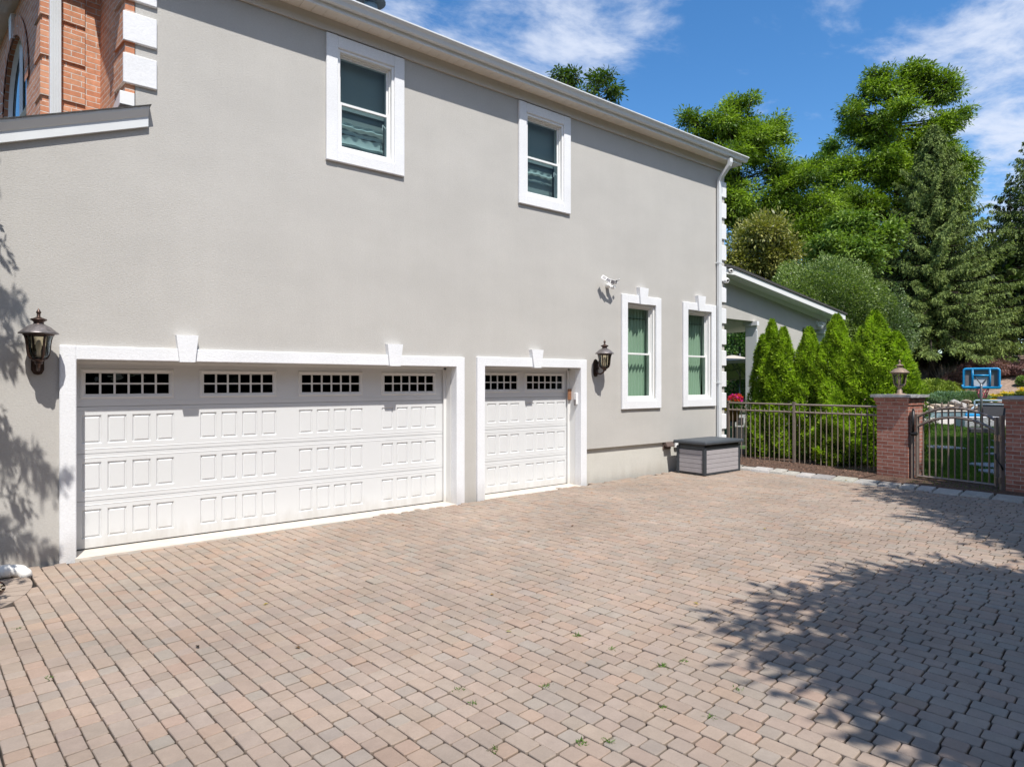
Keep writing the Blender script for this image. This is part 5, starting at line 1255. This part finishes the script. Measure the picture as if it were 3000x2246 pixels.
# boulders
bl = [(2655,1190,.30),(2690,1188,.36),(2722,1192,.30),(2745,1188,.26),(2775,1190,.40),(2810,1186,.42),(2845,1190,.34),(2878,1188,.30),(2635,1182,.3),(2905,1186,.3),(2795,1176,.25),(2830,1174,.25),(2700,1176,.25)]
wh = ['first from the left','second from the left','third from the left','fourth, small','fifth, tan','largest tan one in the middle','right of the middle','under the hoop pole','at the far left by the pier','right of the hoop pole','small one above the middle','small upper right','small upper left','among the yellow lilies','right of the yellow lilies']
for i, (px, py, r) in enumerate(bl):
    d = 33.6 if i < 13 else 31; c = pd(px, py, d); g = float(H(c.x)); zc_ = max(g+r*.3, c.z)
    o_, c_ = stones([(0, 0, 0)], [r*1.25], [(.40,.33,.26),(.34,.32,.30),(.46,.38,.29)], '', '', flat=.42)
    o = quads('boulder', o_, 'stone', c_); o.location = (c.x, c.y, zc_); tag(o, 'boulder on the pool edge, '+wh[i], 'boulder', 'boulders behind the pool')

def sb(name, px, pyb, wpx, hpx, n, L_, W_, ca, cb_, label, m='leaf', cat='shrub', droop=0, **k):
    (x, y, z), d = ray_ground(px, pyb); r = wpx*d/FPX; h = hpx*d/FPX
    return bush(name, (x, y, z+h), (r, r, h), n, L_, W_, ca, cb_, label, cat, m, droop=droop, ground=z-.02, **k)
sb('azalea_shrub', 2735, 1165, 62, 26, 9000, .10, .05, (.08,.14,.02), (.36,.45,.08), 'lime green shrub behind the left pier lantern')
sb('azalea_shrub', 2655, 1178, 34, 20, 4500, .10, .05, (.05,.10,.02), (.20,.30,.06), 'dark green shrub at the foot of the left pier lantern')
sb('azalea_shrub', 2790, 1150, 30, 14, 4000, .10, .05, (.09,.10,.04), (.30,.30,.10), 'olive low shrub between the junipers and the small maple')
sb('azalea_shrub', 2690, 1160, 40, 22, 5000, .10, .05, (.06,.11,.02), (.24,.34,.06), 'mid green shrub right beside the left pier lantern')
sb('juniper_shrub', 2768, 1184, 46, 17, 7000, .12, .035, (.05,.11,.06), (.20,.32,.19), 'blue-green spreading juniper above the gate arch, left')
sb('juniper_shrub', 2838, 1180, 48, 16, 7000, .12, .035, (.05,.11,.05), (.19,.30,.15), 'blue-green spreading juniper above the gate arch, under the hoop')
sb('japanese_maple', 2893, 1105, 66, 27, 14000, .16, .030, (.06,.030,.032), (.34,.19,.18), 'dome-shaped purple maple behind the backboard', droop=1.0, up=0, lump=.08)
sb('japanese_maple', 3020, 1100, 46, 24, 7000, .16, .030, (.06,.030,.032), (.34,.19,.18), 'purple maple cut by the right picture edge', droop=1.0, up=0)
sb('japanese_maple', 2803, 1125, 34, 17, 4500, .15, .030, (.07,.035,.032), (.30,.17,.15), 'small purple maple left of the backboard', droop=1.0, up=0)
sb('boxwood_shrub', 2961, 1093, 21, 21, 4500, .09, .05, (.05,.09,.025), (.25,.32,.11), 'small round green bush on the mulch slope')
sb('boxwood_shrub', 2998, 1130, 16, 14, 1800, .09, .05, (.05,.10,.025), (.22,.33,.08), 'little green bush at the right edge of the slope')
def lily(px, pyb, wpx, hpx, label):
    (x, y, z), d = ray_ground(px, pyb); r = wpx*d/FPX; h = hpx*d/FPX; t = empty('daylily', (x, y, z), label, 'flowers', 'yellow daylilies')
    n = 1100; a = rng.uniform(0, 6.28, n); q = rng.random(n)**.5*r; P = np.stack([x+q*np.cos(a), y+q*np.sin(a), np.full(n, z)], 1); D = np.stack([rng.normal(0,.5,n), rng.normal(0,.5,n), np.ones(n)], 1)
    quads('foliage', leaves(P, D, h*rng.uniform(.6,1.3,n), .035), 'leaf', np.array([.16,.22,.05])*rng.uniform(.6,1.4,(n,1)), t)
    n = 90; a = rng.uniform(0, 6.28, n); q = rng.random(n)**.5*r; P = np.stack([x+q*np.cos(a), y+q*np.sin(a), z+h*rng.uniform(.8,1.6,n)], 1)
    quads('blossom', leaves(P, sph(n)+[0,0,.3], .11, .07), 'petal', np.array([.75,.55,.04])*rng.uniform(.8,1.1,(n,1)), t)
lily(2918, 1166, 14, 6, 'yellow daylilies right of the hoop net'); lily(2950, 1160, 18, 7, 'yellow daylilies above the right pier cap'); lily(2995, 1158, 12, 14, 'tallest yellow daylilies at the right picture edge'); lily(2905, 1180, 12, 7, 'low yellow-green daylilies beside the hoop pole')
# bare twigs under the spruce
(x, y, z), d = ray_ground(2775, 1125); tw = MB()
for i in range(60):
    a = rng.uniform(0, 6.28); p = Vector((x, y, z)); pts = [p]
    dr = Vector((math.cos(a)*.5, math.sin(a)*.5, rng.uniform(.3, 1.1)))
    for k in range(4): p = p+dr*.30+Vector(rng.normal(0,.10,3)); pts.append(p)
    tw.tube([tuple(q) for q in pts], [.02,.014,.010,.008,.004], 4, cap=False)
tag(tw.build('dry_shrub', mat('dry_twig', (.24,.19,.14), .9)), 'bare dry twiggy shrub under the big spruce', 'shrub')

# basketball hoop seen from behind
d = 21.0; hc_ = pd(2875, 1107, d); hb = empty('basketball_hoop', (hc_.x, hc_.y, .28), 'blue framed poolside basketball hoop seen from behind', 'basketball hoop')
vdir = Vector((hc_.x-CX, hc_.y-CY, 0)).normalized(); ang = math.atan2(vdir.y, vdir.x)-math.pi/2+R(4)
mt = Matrix.Translation((hc_.x, hc_.y, 0)) @ Matrix.Rotation(ang, 4, 'Z')
W2, z0_, z1_ = .505, 1.735, 2.41
def rrect(w_, za, zb, r, n=5):
    pts = []
    for cx_, cz_, a0 in ((w_-r, za+r, -90), (w_-r, zb-r, 0), (-w_+r, zb-r, 90), (-w_+r, za+r, 180)):
        for k in range(n+1): a = R(a0+90*k/n); pts.append((cx_+r*math.cos(a), cz_+r*math.sin(a)))
    return pts
b = MB(); pr_ = rrect(W2-.03, z0_+.03, z1_-.03, .07); b.tube([tuple(mt @ Vector((p[0], 0, p[1]))) for p in pr_+[pr_[0]]], .034, 8)
b.tube([tuple(mt @ Vector(p)) for p in ((-W2+.0,0,z0_+.12),(-W2+.01,0,z0_+.03),(W2-.01,0,z0_+.03),(W2,0,z0_+.12))], .045, 8)
for xx in (-.235, .225): b.tube([tuple(mt @ Vector((xx,0,z0_+.04))), tuple(mt @ Vector((xx,0,z1_-.03)))], .034, 6)
b.tube([tuple(mt @ Vector((-.235,0,2.16))), tuple(mt @ Vector((.225,0,2.16)))], .030, 6); b.build('frame', 'blue', hb)
rib = MB()
for k in range(26):
    xx = -W2+.06+k*(2*W2-.12)/25
    for zz in (z1_-.075,): rib.bbox(xx-.012, xx+.012, -.03, .0, zz-.008, zz+.008, .003, mt)
for xx in (-W2+.075, -.235, .225, W2-.075):
    for k in range(13): zz = z0_+.09+k*.043; rib.bbox(xx-.006, xx+.006, -.042, .0, zz-.014, zz+.012, .003, mt)
rib.build('rib', mat('dark_blue_plastic', (.01,.13,.32), .5), hb)
b = MB(); b.poly([tuple(mt @ Vector((p[0], .03, p[1]))) for p in rrect(W2-.04, z0_+.05, z1_-.04, .05)]); b.build('backboard', 'grey_mesh', hb)
b = MB(); b.poly([tuple(mt @ Vector(p)) for p in ((-.20,.02,z0_+.08),(.19,.02,z0_+.08),(.19,.02,2.12),(-.20,.02,2.12))]); b.build('panel', 'white_board', hb)
b = MB(); b.tube([tuple(mt @ Vector(p)) for p in ((-.01,-.12,.3),(-.01,-.12,1.82),(-.01,-.06,1.90))], .035, 10); b.build('pole', 'steel', hb)
b = MB(); b.tube([tuple(mt @ Vector(p)) for p in ((-.01,-.10,1.86),(-.20,-.02,2.16))], .013, 6); b.tube([tuple(mt @ Vector(p)) for p in ((-.01,-.10,1.86),(.17,-.02,2.10))], .013, 6); b.build('brace', 'black', hb)
b = MB(); ring = [tuple(mt @ Vector((.05+.20*math.cos(a), .27+.20*math.sin(a), 1.76))) for a in np.linspace(0, 6.283, 21)]; b.tube(ring, .012, 6); b.build('rim', 'rust', hb)
b = MB()
for k in range(10):
    for s_ in (1, -1):
        pts = [tuple(mt @ Vector((.05+(.19-.09*q)*math.cos(k*.628+s_*q*.9), .27+(.19-.09*q)*math.sin(k*.628+s_*q*.9), 1.76-.34*q))) for q in np.linspace(0, 1, 6)]; b.tube(pts, .009, 4, cap=False)
b.build('net', 'net', hb)
b = MB(); b.bbox(-.35, .35, -.45, .15, .28, .46, .04, mt); b.build('base', 'mesh_dark', hb)
# daybed with tilted dark cover and pale frame, wicker stools
dbp = pd(2905, 1122, 24.5); ang2 = ang
mt2 = Matrix.Translation((dbp.x, dbp.y, .3)) @ Matrix.Rotation(ang2, 4, 'Z')
dbd = empty('daybed', (dbp.x, dbp.y, .3), 'dark mesh daybed with pale blue frame behind the gate', 'daybed')
T2 = lambda *p: tuple(mt2 @ Vector(p))
b = MB(); b.tube([T2(-.52,0,.35), T2(-.52,.1,.93), T2(-.48,.1,.95), T2(.40,.1,.95), T2(.45,.05,.90), T2(.49,-.3,.45)], .03, 8); b.tube([T2(-.50,0,.80),T2(.40,.0,.80)], .014, 6); b.tube([T2(-.85,-.1,.42), T2(-.45,0,.78)], .03, 8); b.build('frame', 'palebl', dbd)
b = MB(); b.poly([T2(-.42,.06,.88), T2(.42,.06,.88), T2(.56,-.1,.34), T2(-.46,-.1,.34)]); b.poly([T2(-.46,-.1,.34), T2(.56,-.1,.34), T2(.56,-.9,.30), T2(-.46,-.9,.30)]); b.build('cover', 'mesh_dark', dbd)
b = MB(); b.bbox(-.85, -.35, -.35, .1, .30, .44, .04, mt2); b.build('cushion', 'blue', dbd)
for i, (pxa, pxb, lab) in enumerate(((2826, 2858, 'white wicker stool, left one behind the gate'), (2862, 2940, 'wide white wicker bench behind the gate, right of the stool'))):
    A_, B_ = pd(pxa, 1122, 23.2), pd(pxb, 1122, 23.2); l = (B_-A_).length; mt3 = Matrix.Translation((A_.x, A_.y, .27)) @ Matrix.Rotation(math.atan2(B_.y-A_.y, B_.x-A_.x), 4, 'Z')
    t = empty('wicker_stool' if i == 0 else 'wicker_bench', (A_.x, A_.y, .27), lab, 'stool' if i == 0 else 'bench')
    b = MB(); b.bbox(0, l, 0, .5, .0, .38, .03, mt3)
    for q in range(9): b.tube([tuple(mt3 @ Vector((0,-.006,.03+q*.04))), tuple(mt3 @ Vector((l,-.006,.03+q*.04)))], .010, 5)
    b.build('body', 'wicker', t)
    b = MB(); b.bbox(-.01, l+.01, -.01, .51, .38, .41, .012, mt3); b.build('top', 'wicker', t)

# ================================================================ porch behind the arborvitae
YW = 1.50; YF = 1.08
porch = empty('porch', (18, 3, .2), 'low grey stucco porch wing with sloping white fascia behind the arborvitae', 'porch')
WX = lambda px: py_(px, 1122, YW).x
def WZ(px, py): return py_(px, py, YW).z
xL, xR = 12.9, WX(2421); xo1, xo2 = py_(2187, 1122, YW+.26).x, WX(2212); xo3, xo4 = WX(2351), WX(2409)
tl, tr_ = (WX(2129), WZ(2129, 826)), (WX(2421), WZ(2421, 944)); sl_ = (tr_[1]-tl[1])/(tr_[0]-tl[0])
ztop_at = lambda x: tl[1]+sl_*(x-tl[0])
hz1, hz2 = WZ(2180, 937), WZ(2380, 962); hz1 = 3.42 if False else hz1
b = MB(); 
def wp_(x0, x1, z0f, z1f):
    b.poly([(x0,YW,z0f(x0)),(x1,YW,z0f(x1)),(x1,YW,z1f(x1)),(x0,YW,z1f(x0))]); b.poly([(x0,YW+.3,z0f(x0)),(x1,YW+.3,z0f(x1)),(x1,YW+.3,z1f(x1)),(x0,YW+.3,z1f(x0))])
c_ = lambda v: (lambda x: v)
wp_(xL, xo2, c_(hz1), ztop_at); wp_(xo2, xo3, c_(.1), ztop_at); wp_(xo3, xR, c_(hz2), ztop_at)
b.poly([(xo2,YW,.1),(xo2,YW+.3,.1),(xo2,YW+.3,hz1),(xo2,YW,hz1)]); b.poly([(xo3,YW,.1),(xo3,YW+.3,.1),(xo3,YW+.3,hz2),(xo3,YW,hz2)])
b.poly([(xL,YW,hz1),(xo2,YW,hz1),(xo2,YW+.3,hz1),(xL,YW+.3,hz1)]); b.build('wall', 'stucco', porch)
b = MB(); b.poly([(xL,YW+.3,hz1+.15),(xR,YW+.3,hz1+.10),(xR,6.5,hz1+.10),(xL,6.5,hz1+.15)]); b.box(xL, xR, 6.3, 6.5, hz1-.25, hz1+.2); b.build('ceiling', 'soffit', porch)
FXl = lambda px: py_(px, 1122, YF).x; FZ = lambda px, py: py_(px, py, YF).z
fa, fb = (FXl(2153), FZ(2153, 787), FZ(2153, 804)), (FXl(2477), FZ(2477, 921), FZ(2477, 936))
b = MB(); b.poly([(fa[0],YF,fa[2]),(fb[0],YF,fb[2]),(fb[0],YF,fb[1]),(fa[0],YF,fa[1])]); b.poly([(fa[0],YF+.03,fa[2]),(fb[0],YF+.03,fb[2]),(fb[0],YF+.03,fb[1]),(fa[0],YF+.03,fa[1])])
b.poly([(fb[0],YF,fb[2]),(fb[0],6.6,fb[2]),(fb[0],6.6,fb[1]),(fb[0],YF,fb[1])]); b.poly([(fa[0],YF,fa[2]),(fa[0],YF,fa[1]),(12.8,YF+.25,fa[1]),(12.8,YF+.25,fa[2])]); b.build('fascia', 'vinyl', porch)
b = MB(); nb = 60
for i in range(nb):
    q0, q1 = i/nb, (i+.93)/nb
    for (s0_, s1_, dz) in ((q0, q1, 0), (q1, (i+1)/nb, .012)):
        X0, X1 = fa[0]+(fb[0]-fa[0])*s0_, fa[0]+(fb[0]-fa[0])*s1_; Z0, Z1 = fa[2]+(fb[2]-fa[2])*s0_+.015+dz, fa[2]+(fb[2]-fa[2])*s1_+.015+dz
        b.poly([(X0,YF+.03,Z0),(X1,YF+.03,Z1),(X1,YW,Z1),(X0,YW,Z0)])
b.poly([(12.8,YF+.25,fa[2]+.015),(fa[0],YF,fa[2]+.015),(fa[0],YW,fa[2]+.015),(12.8,YW,fa[2]+.015)]); b.build('soffit', 'porch_trim', porch)
b = MB(); b.poly([(xL,YW-.02,ztop_at(xL)-.0),(xR,YW-.02,ztop_at(xR)),(xR,YW-.02,ztop_at(xR)+.17),(xL,YW-.02,ztop_at(xL)+.17)]); b.poly([(xL,YW-.02,ztop_at(xL)),(xR,YW-.02,ztop_at(xR)),(xR,YW,ztop_at(xR)),(xL,YW,ztop_at(xL))]); b.build('frieze', 'porch_trim', porch)
b = MB(); e_ = .10; b.poly([(12.8,YF-.03,fa[1]+.0),(fa[0],YF-.03,fa[1]),(fb[0]+.08,YF-.03,fb[1]),(fb[0]+.08,6.7,fb[1]),(fa[0],6.7,fa[1]),(12.8,6.7,fa[1])]); b.poly([(12.8,YF-.03,fa[1]+.07),(fa[0],YF-.03,fa[1]+.07),(fb[0]+.08,YF-.03,fb[1]+.05),(fb[0]+.08,6.7,fb[1]+.05),(fa[0],6.7,fa[1]+.07),(12.8,6.7,fa[1]+.07)])
b.poly([(12.8,YF-.03,fa[1]),(fa[0],YF-.03,fa[1]),(fa[0],YF-.03,fa[1]+.07),(12.8,YF-.03,fa[1]+.07)]); b.poly([(fa[0],YF-.03,fa[1]),(fb[0]+.08,YF-.03,fb[1]),(fb[0]+.08,YF-.03,fb[1]+.05),(fa[0],YF-.03,fa[1]+.07)]); b.build('roof', 'shingle', porch)
for (xa, xb, hz) in ((xo1, xo2-.05, hz1), (xo4, xR, hz2)):
    b = MB(); b.box(xa, xb, YW-.06, YW+.26, .1, hz-.12); n_ = 3
    for k in range(n_): q = xa+(xb-xa)*(k+.5)/n_; b.box(q-(xb-xa)*.10, q+(xb-xa)*.10, YW-.085, YW-.06, .3, hz-.25)
    b.box(xa-.10, xb+.06, YW-.12, YW+.3, hz-.12, hz-.001); b.build('column', 'porch_trim', porch)
# flood light on the porch wall
q = py_(2398, 944, YW-.05); t = empty('floodlight', q, 'white twin floodlight under the porch eave', 'floodlight')
b = MB(); b.lathe([(.0,-.02),(.07,-.02),(.07,.0),(.0,.0)], (0,0,0), 14, mt=Matrix.Translation((q.x, YW-.01, q.z)) @ Matrix.Rotation(R(90), 4, 'X')); b.build('plate', 'vinyl', t)
for dx, dz in ((-.02,-.09), (.12,.0)):
    b = MB(); c0_ = Vector((q.x+dx, YW-.07, q.z+dz)); b.tube([(q.x, YW-.02, q.z), tuple(c0_), tuple(c0_+Vector((.0,-.12,-.06)))], [.02,.045,.055], 12); b.build('head', 'vinyl', t)
sec_camera(py_(2141, 793, .98), (-.75, -1, -.15), 'white turret camera on the porch fascia at the roof peak')
sec_camera(pd(2129, 821, 14.35), (-.2, -1, -.25), 'white turret camera on the house corner below the other one')
# patio umbrella beyond the porch
uc = pd(2141, 1040, 25.0); um = empty('patio_umbrella', (uc.x, uc.y, .15), 'taupe cantilever patio umbrella seen through the porch opening', 'umbrella')
tilt_ = Matrix.Translation(uc) @ Matrix.Rotation(R(13), 4, Vector((CP, -SP, 0)))*1.0 if False else Matrix.Translation(uc) @ Matrix.Rotation(R(-13), 4, Vector((CP, -SP, 0)))
b = MB(); RU, drop = 1.5, .55
rim = [tilt_ @ Vector((RU*math.cos(k*math.pi/4+.2), RU*math.sin(k*math.pi/4+.2), -drop)) for k in range(8)]; ap = tilt_ @ Vector((0,0,0)); in_ = [tilt_ @ Vector((.28*math.cos(k*math.pi/4+.2), .28*math.sin(k*math.pi/4+.2), -.07)) for k in range(8)]
for k in range(8):
    k2 = (k+1)%8; b.poly([tuple(ap), tuple(in_[k]), tuple(in_[k2])]); b.poly([tuple(in_[k]), tuple(rim[k]), tuple(rim[k2]), tuple(in_[k2])])
    dv = Vector((0,0,-.12)); b.poly([tuple(rim[k]), tuple(rim[k]+dv), tuple(rim[k2]+dv), tuple(rim[k2])])
b.build('canopy', 'canvas', um)
hub = tilt_ @ Vector((0,0,-.62))
for k in range(8):
    b = MB(); b.tube([tuple(rim[k]+Vector((0,0,-.02))), tuple(in_[k]+Vector((0,0,-.03)))], .018, 5); b.tube([tuple(hub), tuple((rim[k]+in_[k])/2+Vector((0,0,-.02)))], .014, 5); b.build('rib', 'steel', um)
mb_ = pd(2168, 1122, 25.6); b = MB(); b.tube([tuple(hub+Vector((0,0,.3))), (mb_.x, mb_.y, 2.2)], .03, 8); b.tube([(mb_.x, mb_.y, 2.3), (mb_.x, mb_.y, .15)], .035, 8); b.tube([(mb_.x, mb_.y, 2.2), tuple(pd(2168, 1035, 26))], .03, 6); b.build('mast', 'steel', um)
# flower pot and grill cabinet behind the left fence post
fp = pd(2150, 1122, 17.2); t = empty('flower_pot', (fp.x, fp.y, .9), 'terracotta pot of pink and yellow flowers at the left fence post', 'flower pot')
b = MB(); b.lathe([(.0,.90),(.11,.90),(.16,1.18),(.175,1.18),(.175,1.22),(.0,1.22)], (fp.x, fp.y, 0), 16); b.build('pot', 'terracotta', t)
b = MB(); b.lathe([(.0,.1),(.14,.1),(.14,.13),(.03,.16),(.03,.86),(.15,.89),(.15,.90),(.0,.90)], (fp.x, fp.y, 0), 12); b.build('stand', 'mesh_dark', t)
n = 500; P = np.array([fp.x, fp.y, 1.35])+sph(n)*np.array([.22,.22,.16])*rng.random((n,1))**.4; quads('foliage', leaves(P, sph(n), .07, .035), 'leaf', np.array([.07,.15,.03])*rng.uniform(.6,1.6,(n,1)), t)
n = 160; P = np.array([fp.x+.02, fp.y-.03, 1.50])+sph(n)*np.array([.17,.17,.09]); quads('blossom', leaves(P, sph(n), .07, .06), 'petal', np.array([[.65,.02,.30]]*80+[[.75,.10,.03]]*80)*rng.uniform(.7,1.1,(n,1)), t)
n = 70; P = np.array([fp.x-.10, fp.y+.16, 1.30])+sph(n)*np.array([.07,.07,.14]); quads('blossom', leaves(P, sph(n), .07, .06), 'petal', np.array([[.80,.60,.02]]*n)*rng.uniform(.8,1.1,(n,1)), t)
gr = pd(2196, 1122, 18.0); t = empty('grill_cabinet', (gr.x, gr.y, .12), 'pale outdoor grill cabinet half hidden behind the fence', 'grill')
mg = Matrix.Translation((gr.x, gr.y, .12)) @ Matrix.Rotation(-PHI-.35, 4, 'Z')
b = MB(); b.bbox(-.45, .35, 0, .6, .0, .98, .01, mg); b.build('cabinet', 'wicker', t)
b = MB(); b.bbox(-.50, .40, -.04, .64, .98, 1.03, .01, mg); b.build('counter', 'patio', t)
for x0_, x1_ in ((-.34,-.16), (-.11,.07), (.12,.24)): b = MB(); b.bbox(x0_, x1_, -.012, .0, .62, .82, .004, mg); b.build('door', 'mesh_dark', t)
b = MB(); b.bbox(-.40, .30, -.012, .0, .06, .56, .004, mg); b.build('door', 'mesh_dark', t)

# ================================================================ weeds and fallen leaves on the drive
def gnd(px, py):
    p = gpt(px, py, .03); p = gpt(px, py, float(H(p.x))); return p
tufts = [(1344,2018),(1386,2058),(1452,2196),(1600,2006),(1705,2172),(52,1840),(142,1985),(1692,1860),(1790,1902),(2165,2018),(2084,2100),(1945,2070),(2002,1935),(1945,1948),(1780,2170)]
wt_ = ['first lowest left','second','third, near the bottom middle','fourth','fifth','sixth','seventh','eighth','ninth','tenth','eleventh','twelfth','thirteenth','fourteenth','fifteenth']
for i, (px, py) in enumerate(tufts):
    p = gnd(px, py); n = 26; P = np.array([p.x, p.y, p.z-.006])+rng.normal(0, .010, (n, 3))*np.array([1.3,1.3,0]); D = np.stack([rng.normal(0,1,n), rng.normal(0,1,n), rng.uniform(.2,1.1,n)], 1)
    s_ = rng.uniform(.5, .9); o = quads('grass_tuft', leaves(P, D, .045*s_*rng.uniform(.5,1.2,n), .006, fold=.1), 'grassleaf', np.array([.10,.19,.035])*rng.uniform(.6,1.5,(n,1)))
    tag(o, 'small green weed tuft growing in a paver joint of the driveway', 'weed', 'weed tufts in the paver joints')
lv = [(1448,1740,(.55,.30,.06)),(858,1582,(.60,.20,.04)),(1545,1556,(.06,.04,.02)),(1672,1540,(.30,.10,.05)),(2160,1421,(.04,.03,.02)),(1185,1539,(.25,.13,.05)),(2047,1770,(.5,.40,.08)),(1950,1432,(.45,.22,.12)),(2480,1407,(.6,.45,.2)),(1731,1442,(.55,.22,.08)),(419,1727,(.05,.04,.03)),(583,1898,(.05,.04,.03)),(2244,1550,(.5,.4,.1)),(770,1772,(.55,.42,.1)),(2015,1525,(.5,.3,.1)),(1500,1850,(.55,.5,.3)),(930,1460,(.4,.25,.1)),(880,1900,(.25,.15,.08))]
for (px, py, c_l) in lv:
    p = gnd(px, py); a = rng.uniform(0, 6.28); o = quads('fallen_leaf', leaves(np.array([[p.x, p.y, p.z+.006]]), np.array([[math.cos(a), math.sin(a), .12]]), .05, .028, roll=np.array([[0.1,0.1,1.0]]), fold=.15), 'petal', np.array([c_l])*.8)
    tag(o, 'small dry fallen leaf lying on the paver driveway', 'leaf', 'fallen leaves on the driveway')

# ================================================================ trees outside the frame that throw the shadows
def shadow_lobes(lst, h):
    return [((x-.182*hh, y-.588*hh, hh), (r, r, r*.45)) for (x, y, r, hh) in [(q[0], q[1], q[2], h+(q[3] if len(q) > 3 else 0)) for q in lst]]
locust('shade_tree', (5.6, -13.5, 0), (5.4, -12.0, 6.0), shadow_lobes([(5.1,-6.95,.85),(5.9,-6.5,.8),(6.8,-6.7,.8),(4.65,-7.4,.6),(5.2,-7.7,1.2),(6.6,-7.8,1.3),(8.0,-8.3,1.3),(5.8,-8.9,1.6),(7.6,-9.3,1.5),(9.2,-8.7,1.3),(6.7,-6.05,.35),(5.5,-5.9,.35),(4.35,-6.4,.35),(4.1,-7.2,.35),(4.6,-5.85,.25)], 5.6), 520, 90, .24, .075, GR, GL_, 'broad leafy tree beside the drive behind the camera', clump_r=.42, flat=.7, trunk_r=.2)
locust('shade_tree', (13.5, -12.5, .1), (13.0, -10.5, 6.5), shadow_lobes([(12.4,-4.9,.85),(11.4,-5.4,.9),(10.4,-5.9,.8),(9.7,-6.5,.7),(12.6,-6.2,1.3),(11.2,-7.0,1.3),(12.1,-3.9,.35),(11.3,-4.5,.4),(14.6,-5.0,1.3),(16.0,-4.6,1.2),(17.3,-3.6,1.1),(19.0,-4.2,1.2),(18.6,-2.2,.9),(20.6,-3.0,1.2),(22.0,-2.2,1.0),(15.4,-3.4,.7),(23.8,-2.6,1.1)], 6.6), 560, 85, .26, .085, GR, GL_, 'broad leafy tree right of the picture beyond the second pier', clump_r=.45, flat=.7, trunk_r=.22)
spruce('spruce_tree', (-1.35, -1.28, 0), 8.6, 1.75, 'slim spruce standing just left of the picture close to the wall', nw=12, per=12, seed=5, low=.20, twl=.34, lf=.11, density=3.0, clipx=-.22, power=.45, ymax=-.30)
n = 26000; a = rng.uniform(-70, 90, n); P = np.stack([a, -30-rng.uniform(0, 6, n)-.002*(a-10)**2*0, rng.uniform(0, 1, n)**.8*(13+2.5*np.sin(a*.35)+1.5*np.sin(a*.9+1))], 1)  # unseen tree belt behind the camera, added to cut low sky light
tag(quads('treeline', leaves(P, sph(n)+[0,0,-.2], 1.5*rng.uniform(.5,1.3,n), 1.0*rng.uniform(.5,1.3,n)), 'leaf', np.array([.04,.085,.018])*rng.uniform(.5,1.6,(n,1))), kind='stuff')
print('objects', len(bpy.data.objects))
